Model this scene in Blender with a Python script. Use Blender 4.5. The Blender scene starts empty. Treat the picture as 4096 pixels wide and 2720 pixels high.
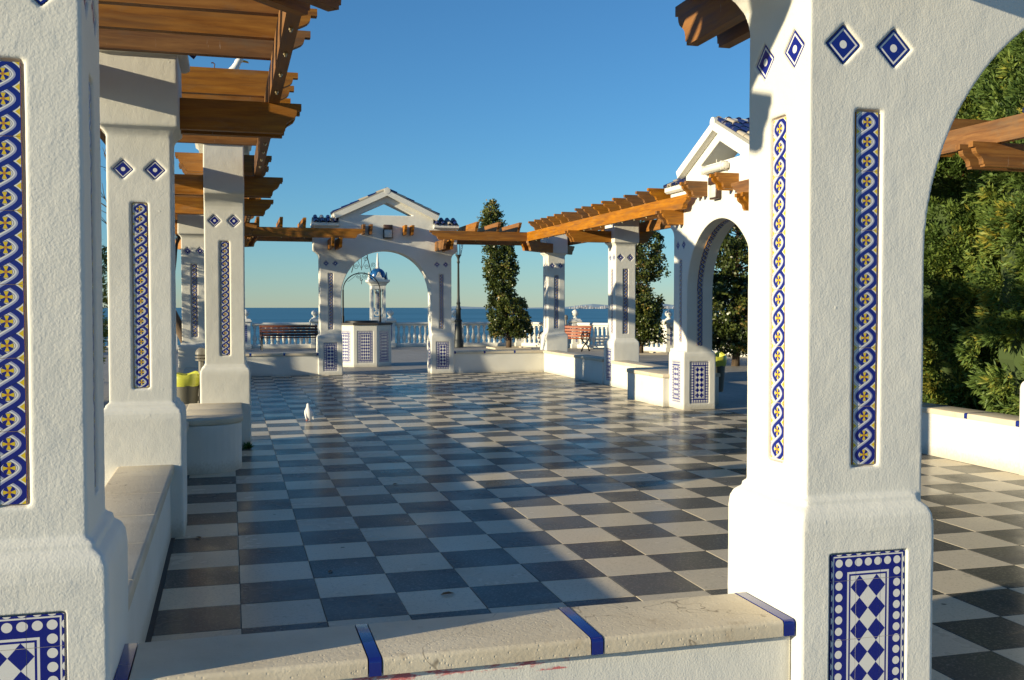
import bpy, bmesh, math, random
import numpy as np
from mathutils import Vector, Matrix
R = math.radians
rnd = random.Random(7)
sc = bpy.context.scene
COL = sc.collection

# ------------------------------------------------------------------ camera
cam = bpy.data.cameras.new('camera')
cam.sensor_width = 36.0
cam.lens = 35.63
cam.clip_start = 0.05
cam.clip_end = 90000
cam_o = bpy.data.objects.new('camera', cam)
COL.objects.link(cam_o)
CAM = Vector((-0.0424, -4.9147, 1.5103))
YAW, PITCH = 0.27184, 0.03221
cam_o.location = CAM
cam_o.rotation_euler = (math.pi/2 - PITCH, 0.0, -YAW)
sc.camera = cam_o

# ------------------------------------------------------------------ sky, sun, exposure
SUN_EL = R(11.4)
LX, LY = math.cos(R(13.6)), math.sin(R(13.6))          # light travels this way over the ground
world = bpy.data.worlds.new('World')
sc.world = world
world.use_nodes = True
wn = world.node_tree
wn.nodes.clear()
w_out = wn.nodes.new('ShaderNodeOutputWorld')
w_bg = wn.nodes.new('ShaderNodeBackground')
w_sky = wn.nodes.new('ShaderNodeTexSky')
w_sky.sky_type = 'NISHITA'
w_sky.sun_disc = False
w_sky.sun_elevation = SUN_EL
w_sky.sun_rotation = math.atan2(-LX, -LY)
w_sky.altitude = 10
w_sky.air_density = 1.0
w_sky.dust_density = 0.0
w_sky.ozone_density = 7.0
w_bg.inputs['Strength'].default_value = 0.112
w_wb = wn.nodes.new('ShaderNodeMix')                     # camera white balance of the sky
w_wb.data_type = 'RGBA'
w_wb.blend_type = 'MULTIPLY'
w_wb.inputs[0].default_value = 1.0
w_wb.inputs[7].default_value = (1.12, 1.06, 0.91, 1.0)
wn.links.new(w_sky.outputs['Color'], w_wb.inputs[6])
wn.links.new(w_wb.outputs[2], w_bg.inputs['Color'])
wn.links.new(w_bg.outputs[0], w_out.inputs[0])
sun = bpy.data.lights.new('sun', 'SUN')
sun.energy = 5.0
sun.angle = R(0.55)
sun.color = (1.0, 0.86, 0.58)
sun_o = bpy.data.objects.new('sun', sun)
COL.objects.link(sun_o)
ldir = Vector((LX*math.cos(SUN_EL), LY*math.cos(SUN_EL), -math.sin(SUN_EL)))
sun_o.rotation_euler = ldir.to_track_quat('-Z', 'Y').to_euler()
sun_o.location = (-10, -6, 12)
sc.view_settings.view_transform = 'Standard'
sc.view_settings.look = 'None'
sc.view_settings.exposure = 0.66
sc.view_settings.gamma = 1.0
sc.view_settings.use_curve_mapping = False
sc.cycles.max_bounces = 6
sc.cycles.diffuse_bounces = 3
sc.cycles.glossy_bounces = 3
sc.cycles.transmission_bounces = 3
sc.cycles.transparent_max_bounces = 6
sc.cycles.caustics_reflective = False
sc.cycles.caustics_refractive = False

def zf(y):                                   # the paving falls very slightly away from the sea
    return 0.0034*(min(y, 17.4) - 2.0)
GZ = zf(17.4)

# ------------------------------------------------------------------ small helpers
class MB:
    """collects verts and faces for one mesh"""
    def __init__(s):
        s.v, s.f, s.uv, s.mi = [], [], [], []
    def face(s, idx, uv=None, m=0):
        s.f.append(tuple(idx)); s.uv.append(uv); s.mi.append(m)
    def verts(s, pts):
        b = len(s.v); s.v.extend([tuple(p) for p in pts]); return b
    def box(s, x0, x1, y0, y1, z0, z1, m=0, skip=()):
        b = s.verts([(x0,y0,z0),(x1,y0,z0),(x1,y1,z0),(x0,y1,z0),(x0,y0,z1),(x1,y0,z1),(x1,y1,z1),(x0,y1,z1)])
        F = {'bot':(0,3,2,1),'top':(4,5,6,7),'f':(0,1,5,4),'r':(1,2,6,5),'b':(2,3,7,6),'l':(3,0,4,7)}
        for k, q in F.items():
            if k not in skip: s.face([b+i for i in q], m=m)
        return s
    def prism(s, poly, d0, d1, axis='Y', m=0):
        """poly in the plane across the axis; counter-clockwise seen from -axis for Y"""
        n = len(poly)
        def P(a, b, d):
            return {'Y':(a, d, b), 'X':(d, a, b), 'Z':(a, b, d)}[axis]
        b0 = s.verts([P(a, b, d0) for a, b in poly]); b1 = s.verts([P(a, b, d1) for a, b in poly])
        s.face([b0+i for i in range(n)], m=m); s.face([b1+n-1-i for i in range(n)], m=m)
        for i in range(n):
            j = (i+1) % n
            s.face((b0+j, b0+i, b1+i, b1+j), m=m)
        return s
    def loft(s, rings, closed=True, cap=True, m=0):
        n = len(rings[0]); bs = [s.verts(r) for r in rings]
        for a, b in zip(bs[:-1], bs[1:]):
            for i in range(n if closed else n-1):
                j = (i+1) % n
                s.face((a+i, a+j, b+j, b+i), m=m)
        if cap:
            s.face([bs[0]+n-1-i for i in range(n)], m=m); s.face([bs[-1]+i for i in range(n)], m=m)
        return s
    def lathe(s, prof, seg=16, c=(0,0,0), m=0, cap=True):
        rings = [[(c[0]+r*math.cos(2*math.pi*i/seg), c[1]+r*math.sin(2*math.pi*i/seg), c[2]+z) for i in range(seg)] for r, z in prof]
        return s.loft(rings, True, cap, m)
    def tube(s, pts, rad, seg=8, m=0):
        pts = [Vector(p) for p in pts]; rings = []; up = Vector((0.13, 0.21, 0.97)); n = len(pts)
        for i, p in enumerate(pts):
            t = (pts[min(i+1, n-1)] - pts[max(i-1, 0)]).normalized()
            a = t.cross(up)
            if a.length < 1e-3: a = t.cross(Vector((1, 0, 0)))
            a.normalize(); b = a.cross(t).normalized()
            r = rad[i] if isinstance(rad, (list, tuple)) else rad
            rings.append([p + a*r*math.cos(2*math.pi*k/seg) + b*r*math.sin(2*math.pi*k/seg) for k in range(seg)])
            up = b
        return s.loft(rings, True, True, m)
    def mesh(s, name, mats, smooth=False):
        me = bpy.data.meshes.new(name)
        me.from_pydata(s.v, [], s.f)
        for mm in (mats if isinstance(mats, (list, tuple)) else [mats]): me.materials.append(mm)
        if any(s.mi): me.polygons.foreach_set('material_index', s.mi)
        if any(u is not None for u in s.uv):
            uvl = me.uv_layers.new(name='UVMap')
            k = 0
            for fi, f in enumerate(s.f):
                for c in range(len(f)):
                    if s.uv[fi] is not None: uvl.data[k].uv = s.uv[fi][c]
                    k += 1
        if smooth: me.polygons.foreach_set('use_smooth', [True]*len(me.polygons))
        me.update()
        return me

def obj(name, me, parent=None, loc=(0,0,0), rot=(0,0,0), scale=None):
    o = bpy.data.objects.new(name, me)
    COL.objects.link(o)
    o.location = loc; o.rotation_euler = rot
    if scale is not None: o.scale = scale
    if parent is not None: o.parent = parent
    return o
def tag(o, label=None, cat=None, group=None, kind=None):
    if label: o['label'] = label
    if cat: o['category'] = cat
    if group: o['group'] = group
    if kind: o['kind'] = kind
    return o
def thing(name, label, cat, loc=(0,0,0), rz=0.0, group=None):
    o = obj(name, None, None, loc, (0,0,rz))
    o.empty_display_size = 0.1
    return tag(o, label, cat, group, 'thing')
def weld(me, smooth_angle=None):
    bm = bmesh.new(); bm.from_mesh(me)
    bmesh.ops.remove_doubles(bm, verts=bm.verts, dist=1e-5)
    bmesh.ops.recalc_face_normals(bm, faces=bm.faces)
    if smooth_angle is not None:
        for f in bm.faces: f.smooth = True
        for e in bm.edges:
            if len(e.link_faces) == 2 and e.calc_face_angle(0) > smooth_angle: e.smooth = False
    bm.to_mesh(me); bm.free(); return me
def bevel(me, w=0.01, seg=2, angle=R(30), smooth=True):
    bm = bmesh.new(); bm.from_mesh(me)
    bmesh.ops.remove_doubles(bm, verts=bm.verts, dist=1e-5)
    bmesh.ops.recalc_face_normals(bm, faces=bm.faces)
    ed = [e for e in bm.edges if len(e.link_faces) == 2 and e.calc_face_angle(0) > angle]
    bmesh.ops.bevel(bm, geom=ed, offset=w, segments=seg, profile=0.5, affect='EDGES', clamp_overlap=True)
    if smooth:
        for f in bm.faces: f.smooth = True
        for e in bm.edges:
            if len(e.link_faces) == 2 and e.calc_face_angle(0) > R(50): e.smooth = False
    bm.to_mesh(me); bm.free(); return me
def evaluated(o):
    dg = bpy.context.evaluated_depsgraph_get(); dg.update()
    return bpy.data.meshes.new_from_object(o.evaluated_get(dg))
def cut(me, cutter):
    """exact boolean difference of two closed meshes"""
    a = bpy.data.objects.new('work', me); b = bpy.data.objects.new('work_cut', cutter)
    COL.objects.link(a); COL.objects.link(b)
    md = a.modifiers.new('b', 'BOOLEAN'); md.operation = 'DIFFERENCE'; md.solver = 'EXACT'; md.object = b
    out = evaluated(a)
    bpy.data.objects.remove(a); bpy.data.objects.remove(b)
    return out
def plaster(meshes, voxel, mat, waves=((0.4, 0.005), (0.06, 0.0016)), name='plaster'):
    """weld closed shells into one hand-trowelled plaster surface"""
    bm = bmesh.new()
    for me in meshes: bm.from_mesh(me)
    me = bpy.data.meshes.new(name); bm.to_mesh(me); bm.free()
    o = bpy.data.objects.new('work', me); COL.objects.link(o)
    md = o.modifiers.new('r', 'REMESH'); md.mode = 'VOXEL'; md.voxel_size = voxel; md.use_smooth_shade = True
    for i, (sz, st) in enumerate(waves):
        tx = bpy.data.textures.new('trowel', 'CLOUDS'); tx.noise_scale = sz; tx.noise_depth = 2
        d = o.modifiers.new('d', 'DISPLACE'); d.texture = tx; d.strength = st; d.mid_level = 0.5; d.texture_coords = 'LOCAL'
    out = evaluated(o)
    bpy.data.objects.remove(o)
    out.name = name
    out.materials.clear(); out.materials.append(mat)
    out.polygons.foreach_set('material_index', [0]*len(out.polygons))
    out.polygons.foreach_set('use_smooth', [True]*len(out.polygons))
    return out

# ------------------------------------------------------------------ node maths
class X:
    nt = None
    def __init__(s, sock): s.s = sock
    @staticmethod
    def op(o, *a):
        n = X.nt.nodes.new('ShaderNodeMath'); n.operation = o
        for i, v in enumerate(a):
            if isinstance(v, X): X.nt.links.new(v.s, n.inputs[i])
            else: n.inputs[i].default_value = v
        return X(n.outputs[0])
    def __add__(s, o): return X.op('ADD', s, o)
    __radd__ = __add__
    def __sub__(s, o): return X.op('SUBTRACT', s, o)
    def __rsub__(s, o): return X.op('SUBTRACT', o, s)
    def __mul__(s, o): return X.op('MULTIPLY', s, o)
    __rmul__ = __mul__
    def __truediv__(s, o): return X.op('DIVIDE', s, o)
    def abs(s): return X.op('ABSOLUTE', s)
    def sin(s): return X.op('SINE', s)
    def cos(s): return X.op('COSINE', s)
    def frac(s): return X.op('FRACT', s)
    def floor(s): return X.op('FLOOR', s)
    def sqrt(s): return X.op('SQRT', s)
    def lt(s, o): return X.op('LESS_THAN', s, o)
    def gt(s, o): return X.op('GREATER_THAN', s, o)
    def min(s, o): return X.op('MINIMUM', s, o)
    def max(s, o): return X.op('MAXIMUM', s, o)
def mixc(fac, a, b, blend='MIX'):
    n = X.nt.nodes.new('ShaderNodeMix'); n.data_type = 'RGBA'; n.blend_type = blend
    for i, v in ((0, fac), (6, a), (7, b)):
        if isinstance(v, X): X.nt.links.new(v.s, n.inputs[i])
        elif isinstance(v, bpy.types.NodeSocket): X.nt.links.new(v, n.inputs[i])
        elif i == 0: n.inputs[i].default_value = v
        else: n.inputs[i].default_value = tuple(v) + (1.0,)
    return n.outputs[2]
class Mat:
    def __init__(s, name, color=(0.8,0.8,0.8), rough=0.6, metal=0.0, spec=0.5):
        s.m = bpy.data.materials.new(name); s.m.use_nodes = True
        s.nt = s.m.node_tree; X.nt = s.nt
        s.b = s.nt.nodes['Principled BSDF']
        s.b.inputs['Base Color'].default_value = tuple(color) + (1.0,)
        s.b.inputs['Roughness'].default_value = rough
        s.b.inputs['Metallic'].default_value = metal
        s.b.inputs['Specular IOR Level'].default_value = spec
        s.bumps = []
    def coord(s, kind='world', scale=(1,1,1)):
        if kind == 'world': out = s.nt.nodes.new('ShaderNodeNewGeometry').outputs['Position']
        else: out = s.nt.nodes.new('ShaderNodeTexCoord').outputs[{'object':'Object','uv':'UV'}[kind]]
        if tuple(scale) != (1,1,1):
            mp = s.nt.nodes.new('ShaderNodeMapping'); mp.inputs['Scale'].default_value = scale
            s.nt.links.new(out, mp.inputs[0]); out = mp.outputs[0]
        return out
    def noise(s, scale, detail=3, rough=0.55, co=None, dist=0.0):
        n = s.nt.nodes.new('ShaderNodeTexNoise'); n.inputs['Scale'].default_value = scale
        n.inputs['Detail'].default_value = detail; n.inputs['Roughness'].default_value = rough
        n.inputs['Distortion'].default_value = dist
        s.nt.links.new(co if co is not None else s.coord(), n.inputs['Vector'])
        return n.outputs[0]
    def voronoi(s, scale, co=None, feature='F1', rnd=1.0):
        n = s.nt.nodes.new('ShaderNodeTexVoronoi'); n.feature = feature; n.inputs['Scale'].default_value = scale
        n.inputs['Randomness'].default_value = rnd
        s.nt.links.new(co if co is not None else s.coord(), n.inputs['Vector'])
        return n
    def ramp(s, sock, stops):
        n = s.nt.nodes.new('ShaderNodeValToRGB')
        e = n.color_ramp.elements
        while len(e) < len(stops): e.new(0.5)
        for i, (p, c) in enumerate(stops):
            e[i].position = p; e[i].color = (tuple(c) + (1.0,)) if not isinstance(c, (int, float)) else (c, c, c, 1.0)
        s.nt.links.new(sock.s if isinstance(sock, X) else sock, n.inputs[0])
        return n.outputs[0]
    def maprange(s, sock, a, b, c, d):
        n = s.nt.nodes.new('ShaderNodeMapRange')
        for i, v in enumerate((a, b, c, d)): n.inputs[i+1].default_value = v
        s.nt.links.new(sock.s if isinstance(sock, X) else sock, n.inputs[0])
        return n.outputs[0]
    def color(s, sock): s.nt.links.new(sock.s if isinstance(sock, X) else sock, s.b.inputs['Base Color']); return s
    def rough(s, sock): s.nt.links.new(sock.s if isinstance(sock, X) else sock, s.b.inputs['Roughness']); return s
    def bump(s, sock, dist=0.01, strength=1.0, link=True):
        n = s.nt.nodes.new('ShaderNodeBump'); n.inputs['Distance'].default_value = dist; n.inputs['Strength'].default_value = strength
        s.nt.links.new(sock.s if isinstance(sock, X) else sock, n.inputs['Height'])
        if s.bumps: s.nt.links.new(s.bumps[-1], n.inputs['Normal'])
        s.bumps.append(n.outputs[0])
        if link: s.nt.links.new(n.outputs[0], s.b.inputs['Normal'])
        return s
    def objrand(s): return X(s.nt.nodes.new('ShaderNodeObjectInfo').outputs['Random'])
    def xyz(s, sock):
        n = s.nt.nodes.new('ShaderNodeSeparateXYZ'); s.nt.links.new(sock, n.inputs[0])
        return X(n.outputs[0]), X(n.outputs[1]), X(n.outputs[2])
    def attr(s, name):
        n = s.nt.nodes.new('ShaderNodeAttribute'); n.attribute_name = name; return n.outputs['Color']

# ------------------------------------------------------------------ materials
def m_stucco(name='white_stucco', red=False):
    M = Mat(name, rough=0.85, spec=0.2)
    n1 = M.noise(1.6, 3); n2 = M.noise(62, 3, 0.6, M.coord('world', (1, 1, 0.62)))
    x, y, z = M.xyz(M.coord())
    c = M.ramp(n1, [(0.3, (0.665, 0.65, 0.59)), (0.7, (0.745, 0.73, 0.67))])
    foot = X(M.maprange(z + (X(n2) - 0.5)*0.16, 0.02, 0.12, 0.6, 0.0))        # splash and damp along the foot
    c = mixc(foot, c, (0.40, 0.35, 0.26))
    st = M.noise(2.2, 3, 0.6, M.coord('world', (6, 6, 0.55)))                  # weeping stains
    c = mixc(X(M.maprange(st, 0.60, 0.78, 0.0, 0.16)), c, (0.60, 0.57, 0.49))
    if red:
        rn = M.noise(14, 4, 0.7, M.coord('world', (0.6, 1, 2.2)))
        msk = X(M.maprange(rn, 0.50, 0.58, 0, 1))*z.gt(0.375)*x.gt(0.30)*x.lt(0.98)
        c = mixc(msk*0.8, c, (0.55, 0.05, 0.07))
    M.color(c)
    fine = M.noise(150, 1, 0.5)
    v = M.voronoi(15)
    lr, lg, lb = M.xyz(v.outputs['Color'])
    lump = X(M.maprange(v.outputs['Distance'], 0.0, 0.13, 1.0, 0.0))*lr.gt(0.72)
    M.bump(X(n2)*0.36 + X(fine)*0.32 + lump*0.42, 0.0075, 0.34)
    return M.m
STUCCO = m_stucco(); STUCCO_NEAR = m_stucco('white_stucco_red_smear', True)

def m_wood(name, c0, c1, c2, rough=0.55, weather=0.5):
    M = Mat(name, rough=rough, spec=0.35)
    co = M.coord('object', (1.2, 14, 14)); r = M.objrand()
    mp = M.nt.nodes.new('ShaderNodeVectorMath'); mp.operation = 'ADD'
    cx = M.nt.nodes.new('ShaderNodeCombineXYZ')
    for i in range(3): M.nt.links.new((r*(11.0+7*i)).s, cx.inputs[i])
    M.nt.links.new(co, mp.inputs[0]); M.nt.links.new(cx.outputs[0], mp.inputs[1])
    co = mp.outputs[0]
    g = M.noise(2.3, 6, 0.6, co, 0.6)
    g2 = M.noise(1.1, 3, 0.5, co, 0.2)
    c = M.ramp(g, [(0.25, c0), (0.5, c1), (0.78, c2)])
    c = mixc(X(M.maprange(g2, 0.48, 0.72, 0.0, weather)), c, (0.085, 0.052, 0.030))
    gy = M.noise(2.6, 4, 0.7, M.coord('world', (1, 1, 2.5)))
    c = mixc(X(M.maprange(gy, 0.56, 0.74, 0.0, weather)), c, (0.19, 0.14, 0.085))
    hsv = M.nt.nodes.new('ShaderNodeHueSaturation')
    M.nt.links.new((r*0.6 + 0.66).s, hsv.inputs['Value']); M.nt.links.new((r*0.2 + 0.88).s, hsv.inputs['Saturation'])
    M.nt.links.new(c, hsv.inputs['Color'])
    c = hsv.outputs[0]
    # pale bird droppings and scuffs
    d = M.noise(5.0, 4, 0.65, M.coord('world', (7, 7, 1.0)))
    c = mixc(X(M.maprange(d, 0.70, 0.76, 0.0, 0.5)), c, (0.55, 0.50, 0.42))
    M.color(c)
    M.rough(M.maprange(g, 0.2, 0.8, rough-0.12, rough+0.18))
    M.bump(g, 0.004, 0.5)
    return M.m
WOOD = m_wood('stained_timber', (0.165, 0.058, 0.008), (0.285, 0.112, 0.014), (0.40, 0.175, 0.026))

def m_terrazzo(name, a, b, chip, chipc):
    M = Mat(name, rough=0.3, spec=0.27)
    co = M.coord()
    cell = M.nt.nodes.new('ShaderNodeVectorMath'); cell.operation = 'SNAP'; cell.inputs[1].default_value = (0.4, 0.4, 9)
    M.nt.links.new(co, cell.inputs[0])
    wn_ = M.nt.nodes.new('ShaderNodeTexWhiteNoise'); M.nt.links.new(cell.outputs[0], wn_.inputs['Vector'])
    tile = X(wn_.outputs['Value'])
    base = mixc(tile, a, b)
    ch = M.noise(75, 2, 0.7, co)
    base = mixc(X(M.maprange(ch, 0.52, 0.66, 0.0, chip)), base, chipc)
    big = M.noise(1.9, 4, 0.65, co)
    base = mixc(X(M.maprange(big, 0.45, 0.75, 0.0, 0.35)), base, tuple(0.74*v for v in a), 'MIX')
    sp = M.voronoi(4.2, co)
    spot = X(M.maprange(sp.outputs['Distance'], 0.045, 0.075, 1.0, 0.0))
    nz = X(big).gt(0.5)
    base = mixc(spot*nz*0.75, base, (0.035, 0.03, 0.028))
    sm = M.noise(11, 3, 0.7, co)                              # drips, scuffs and droppings
    base = mixc(X(M.maprange(sm, 0.64, 0.74, 0.0, 0.40)), base, (0.17, 0.14, 0.10))
    base = mixc(X(M.maprange(sm, 0.34, 0.28, 0.0, 0.30)), base, (0.42, 0.39, 0.33))
    ro = M.maprange(X(big) + (tile - 0.5)*0.16, 0.3, 0.75, 0.13, 0.34)
    M.bump(X(ch)*0.0004 + X(big)*0.006, 1.0, 0.30, False)
    nt = M.nt; nrm = M.bumps[-1]                              # worn polish: matt stone with a partial glossy film
    df = nt.nodes.new('ShaderNodeBsdfDiffuse'); nt.links.new(base, df.inputs['Color']); nt.links.new(nrm, df.inputs['Normal'])
    gl = nt.nodes.new('ShaderNodeBsdfGlossy'); gl.inputs['Color'].default_value = (0.95, 0.95, 0.95, 1); nt.links.new(ro, gl.inputs['Roughness']); nt.links.new(nrm, gl.inputs['Normal'])
    fr = nt.nodes.new('ShaderNodeFresnel'); fr.inputs['IOR'].default_value = 1.45
    fac = X(fr.outputs[0])*X(M.maprange(big, 0.3, 0.7, 0.56, 0.32))
    mx = nt.nodes.new('ShaderNodeMixShader'); nt.links.new(fac.s, mx.inputs[0]); nt.links.new(df.outputs[0], mx.inputs[1]); nt.links.new(gl.outputs[0], mx.inputs[2])
    nt.links.new(mx.outputs[0], nt.nodes['Material Output'].inputs[0]); nt.nodes.remove(M.b)
    return M.m
T_LIGHT = m_terrazzo('terrazzo_cream', (0.66, 0.57, 0.42), (0.55, 0.475, 0.355), 0.45, (0.36, 0.31, 0.235))
T_DARK = m_terrazzo('terrazzo_grey', (0.074, 0.074, 0.069), (0.118, 0.112, 0.098), 0.5, (0.24, 0.22, 0.18))

def m_stone():
    M = Mat('cream_coping_stone', rough=0.75, spec=0.3)
    n = M.noise(3.0, 5, 0.6); f = M.noise(60, 3, 0.6)
    c = M.ramp(n, [(0.3, (0.53, 0.455, 0.335)), (0.7, (0.67, 0.595, 0.46))])
    c = mixc(X(M.maprange(M.noise(8, 4, 0.7), 0.6, 0.75, 0, 0.45)), c, (0.30, 0.22, 0.13))
    c = mixc((M.objrand()*0.3), c, (0.50, 0.43, 0.34))
    wv = M.noise(1.6, 4, 0.6, None, 0.5)                      # hairline cracks
    cr = X(M.maprange((X(wv) - 0.5).abs(), 0.0, 0.0035, 1.0, 0.0))*X(M.noise(0.8, 1)).gt(0.56)
    c = mixc(cr*0.7, c, (0.12, 0.09, 0.06))
    M.color(c)
    v = M.voronoi(55)
    M.bump(M.maprange(v.outputs['Distance'], 0.0, 0.25, 0.0, 1.0), 0.003, 0.4)
    M.bump(f, 0.003, 0.5)
    return M.m
STONE = m_stone()
COBALT = Mat('cobalt_glazed_tile', (0.010, 0.022, 0.19), 0.16, spec=0.6).m
GROUT = Mat('grout', (0.42, 0.36, 0.30), 0.85).m
BLUE, LAV, WHT, YEL, BLK, ORG = (0.008, 0.016, 0.20), (0.34, 0.36, 0.50), (0.72, 0.71, 0.68), (0.68, 0.49, 0.02), (0.012, 0.012, 0.02), (0.50, 0.22, 0.02)
def wear(M, c):
    w = M.noise(30, 5, 0.7, M.coord('world'))
    b = M.noise(4, 2, 0.5, M.coord('world'))
    return mixc(X(M.maprange(w, 0.66, 0.72, 0, 1))*X(M.maprange(b, 0.52, 0.62, 0, 0.8)), c, (0.55, 0.52, 0.50))
def m_braid():
    M = Mat('braided_ribbon_tile', rough=0.22, spec=0.5)
    u, v, _ = M.xyz(M.coord('uv'))
    x = (u - 0.5)*2.0; t = v*3.0
    a, hw = 0.76, 0.285
    cs = (t*math.pi).cos(); sn = (t*math.pi).sin()
    den = (cs*cs*(a*math.pi*0.637)**2 + 1.0).sqrt()
    d1 = (x - sn*a)/den; d2 = (x + sn*a)/den
    col = WHT
    # flower inside each eye
    fy = (t.frac() - 0.5)*0.0667; fx = x*0.0425
    r = (fx*fx + fy*fy).sqrt()
    ang = X.op('ARCTAN2', fy, fx)
    pet = (ang*4.0).cos().gt(0.0)
    # leaves at the edge of every crossing
    ed = ((t + 0.5).frac() - 0.5).abs()
    leaf = x.abs().gt(0.66 + ed*1.9)*ed.lt(0.14)
    col = mixc(leaf, col, YEL)
    col = mixc(r.lt(0.0225), col, BLK); col = mixc(r.lt(0.0212), col, WHT)
    col = mixc(r.lt(0.0168), col, BLUE); col = mixc(pet*r.lt(0.0158)*r.gt(0.0045), col, YEL); col = mixc(r.lt(0.0048), col, ORG)
    def strand(col, d, on):
        q = d/hw
        c = mixc(q.gt(-0.12), mixc(q.gt(-0.52), WHT, LAV), BLUE)
        c = mixc(q.abs().gt(0.90), c, BLK)
        return mixc(on*q.abs().lt(1.0), col, c)
    top1 = cs*(t*math.pi*0.0 + 1.0)
    one = top1.gt(0.0)
    # strand that rises to the right always lies on top
    lo = mixc(one, strand(col, d1, one*0.0 + 1.0), strand(col, d2, one*0.0 + 1.0))
    hi = mixc(one, strand(lo, d2, one*0.0 + 1.0), strand(lo, d1, one*0.0 + 1.0))
    hi = mixc(x.abs().gt(0.955), hi, BLUE)
    M.color(wear(M, hi))
    return M.m
BRAID = m_braid()
def m_panel(name, W, H, nx, ny, dw, dh, blue=BLUE):
    M = Mat(name, rough=0.15, spec=0.5)
    u, v, _ = M.xyz(M.coord('uv'))
    x = u*W; y = v*H
    e = x.min(W - x).min(y.min(H - y))
    px, py = (W - 0.06)/(nx-1), (H - 0.06)/(ny-1)
    fx = (((x - 0.03)/px + 0.5).frac() - 0.5)*px; fy = (((y - 0.03)/py + 0.5).frac() - 0.5)*py
    rr = (fx*fx + fy*fy).sqrt()
    c = mixc(rr.lt(0.0138)*e.lt(0.052), blue, WHT)
    c = mixc(e.gt(0.006)*e.lt(0.0105), c, WHT)
    a = (x - W/2)/dw + (y - H/2)/dh; b = (x - W/2)/dw - (y - H/2)/dh
    par = (((a + 0.5).floor() + (b + 0.5).floor()).abs()*0.5).frac().lt(0.25)
    inner = e.gt(0.0755)
    c = mixc(inner, c, mixc(par, blue, WHT))
    c = mixc(e.gt(0.069)*e.lt(0.0755), c, blue)
    c = mixc(e.gt(0.062)*e.lt(0.069), c, WHT)
    M.color(wear(M, c))
    return M.m
PANEL_W, PANEL_H = 0.285, 0.60
PANEL = m_panel('dotted_panel_tile', PANEL_W, PANEL_H, 7, 15, 0.067, 0.075)
WPANEL_W, WPANEL_H = 0.37, 0.77
WPANEL = m_panel('well_panel_tile', WPANEL_W, WPANEL_H, 9, 19, 0.0545, 0.0775)
def m_diamond():
    M = Mat('diamond_tile', rough=0.18)
    u, v, _ = M.xyz(M.coord('uv'))
    e = u.min(1 - u).min(v.min(1 - v))
    dx, dy = u - 0.5, v - 0.5
    c = mixc((dx*dx + dy*dy).sqrt().lt(0.15), BLUE, WHT)
    c = mixc(e.gt(0.07)*e.lt(0.135), c, WHT)
    M.color(wear(M, c)); return M.m
DIAMOND = m_diamond()
def m_dots():
    M = Mat('dotted_strip_tile', rough=0.2)
    u, v, _ = M.xyz(M.coord('uv'))
    fy = ((v*9).frac() - 0.5)*0.07; fx = (u - 0.5)*0.06
    c = mixc((fx*fx + fy*fy).sqrt().lt(0.016), BLUE, WHT)
    M.color(c); return M.m
DOTS = m_dots()
def m_rooftile():
    M = Mat('glazed_roof_tile', rough=0.22, spec=0.6)
    r = M.objrand()
    c = mixc(r.gt(0.62), (0.012, 0.022, 0.10), (0.46, 0.40, 0.30))
    n = M.noise(12, 4, 0.6)
    c = mixc(X(M.maprange(n, 0.58, 0.75, 0, 0.7)), c, (0.33, 0.30, 0.25))
    M.color(c); return M.m
ROOF = m_rooftile()
ROOFBED = Mat('roof_bed_mortar', (0.26, 0.25, 0.22), 0.9).m
IRON = Mat('black_iron', (0.010, 0.010, 0.011), 0.45, 0.3).m
LAMP_IRON = Mat('grey_green_cast_iron', (0.028, 0.033, 0.032), 0.5, 0.2).m
BRASS = Mat('zinc_bolt', (0.45, 0.36, 0.20), 0.35, 0.9).m
GLASS_LAMP = Mat('frosted_lamp_glass', (0.55, 0.56, 0.52), 0.18, 0.0, 0.6).m
CLEAR = Mat('ribbed_clear_plastic', (0.70, 0.69, 0.62), 0.15, 0.0, 0.6).m
BROWN_METAL = Mat('brown_painted_metal', (0.055, 0.028, 0.020), 0.4).m
WHITE_PLASTIC = Mat('aged_white_plastic', (0.66, 0.63, 0.55), 0.4).m
def m_pave():
    M = Mat('ribbed_promenade_tile', rough=0.6, spec=0.4)
    x, y, z = M.xyz(M.coord())
    c = M.ramp(M.noise(0.9, 5, 0.6), [(0.3, (0.30, 0.275, 0.235)), (0.7, (0.40, 0.37, 0.32))])
    k = math.pi*2/0.11
    d = ((x*0.819 + y*0.574)*k).sin()
    g = X(M.maprange(d, -1.0, -0.55, 1.0, 0.0))
    j = ((x/0.33).frac() - 0.5).abs().gt(0.485).max(((y/0.33).frac() - 0.5).abs().gt(0.485))
    g = g.max(j)
    c = mixc(g*0.75, c, (0.12, 0.11, 0.10))
    M.color(c); M.bump(1.0 - g, 0.006, 0.6)
    return M.m
PAVE = m_pave()
def m_sea():
    M = Mat('sea_water', (0.008, 0.058, 0.125), 0.32, spec=0.30)
    co = M.coord('world', (0.010, 0.035, 1))
    n = M.noise(0.8, 6, 0.6, co)
    n2 = M.noise(0.9, 4, 0.6, M.coord('world', (0.0009, 0.011, 1)))
    c = M.ramp(n2, [(0.38, (0.030, 0.135, 0.215)), (0.62, (0.060, 0.205, 0.300))])
    M.color(c)
    M.rough(M.maprange(n2, 0.35, 0.7, 0.55, 0.35))
    M.bump(n, 3.0, 0.6)
    return M.m
SEA = m_sea()
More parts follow.
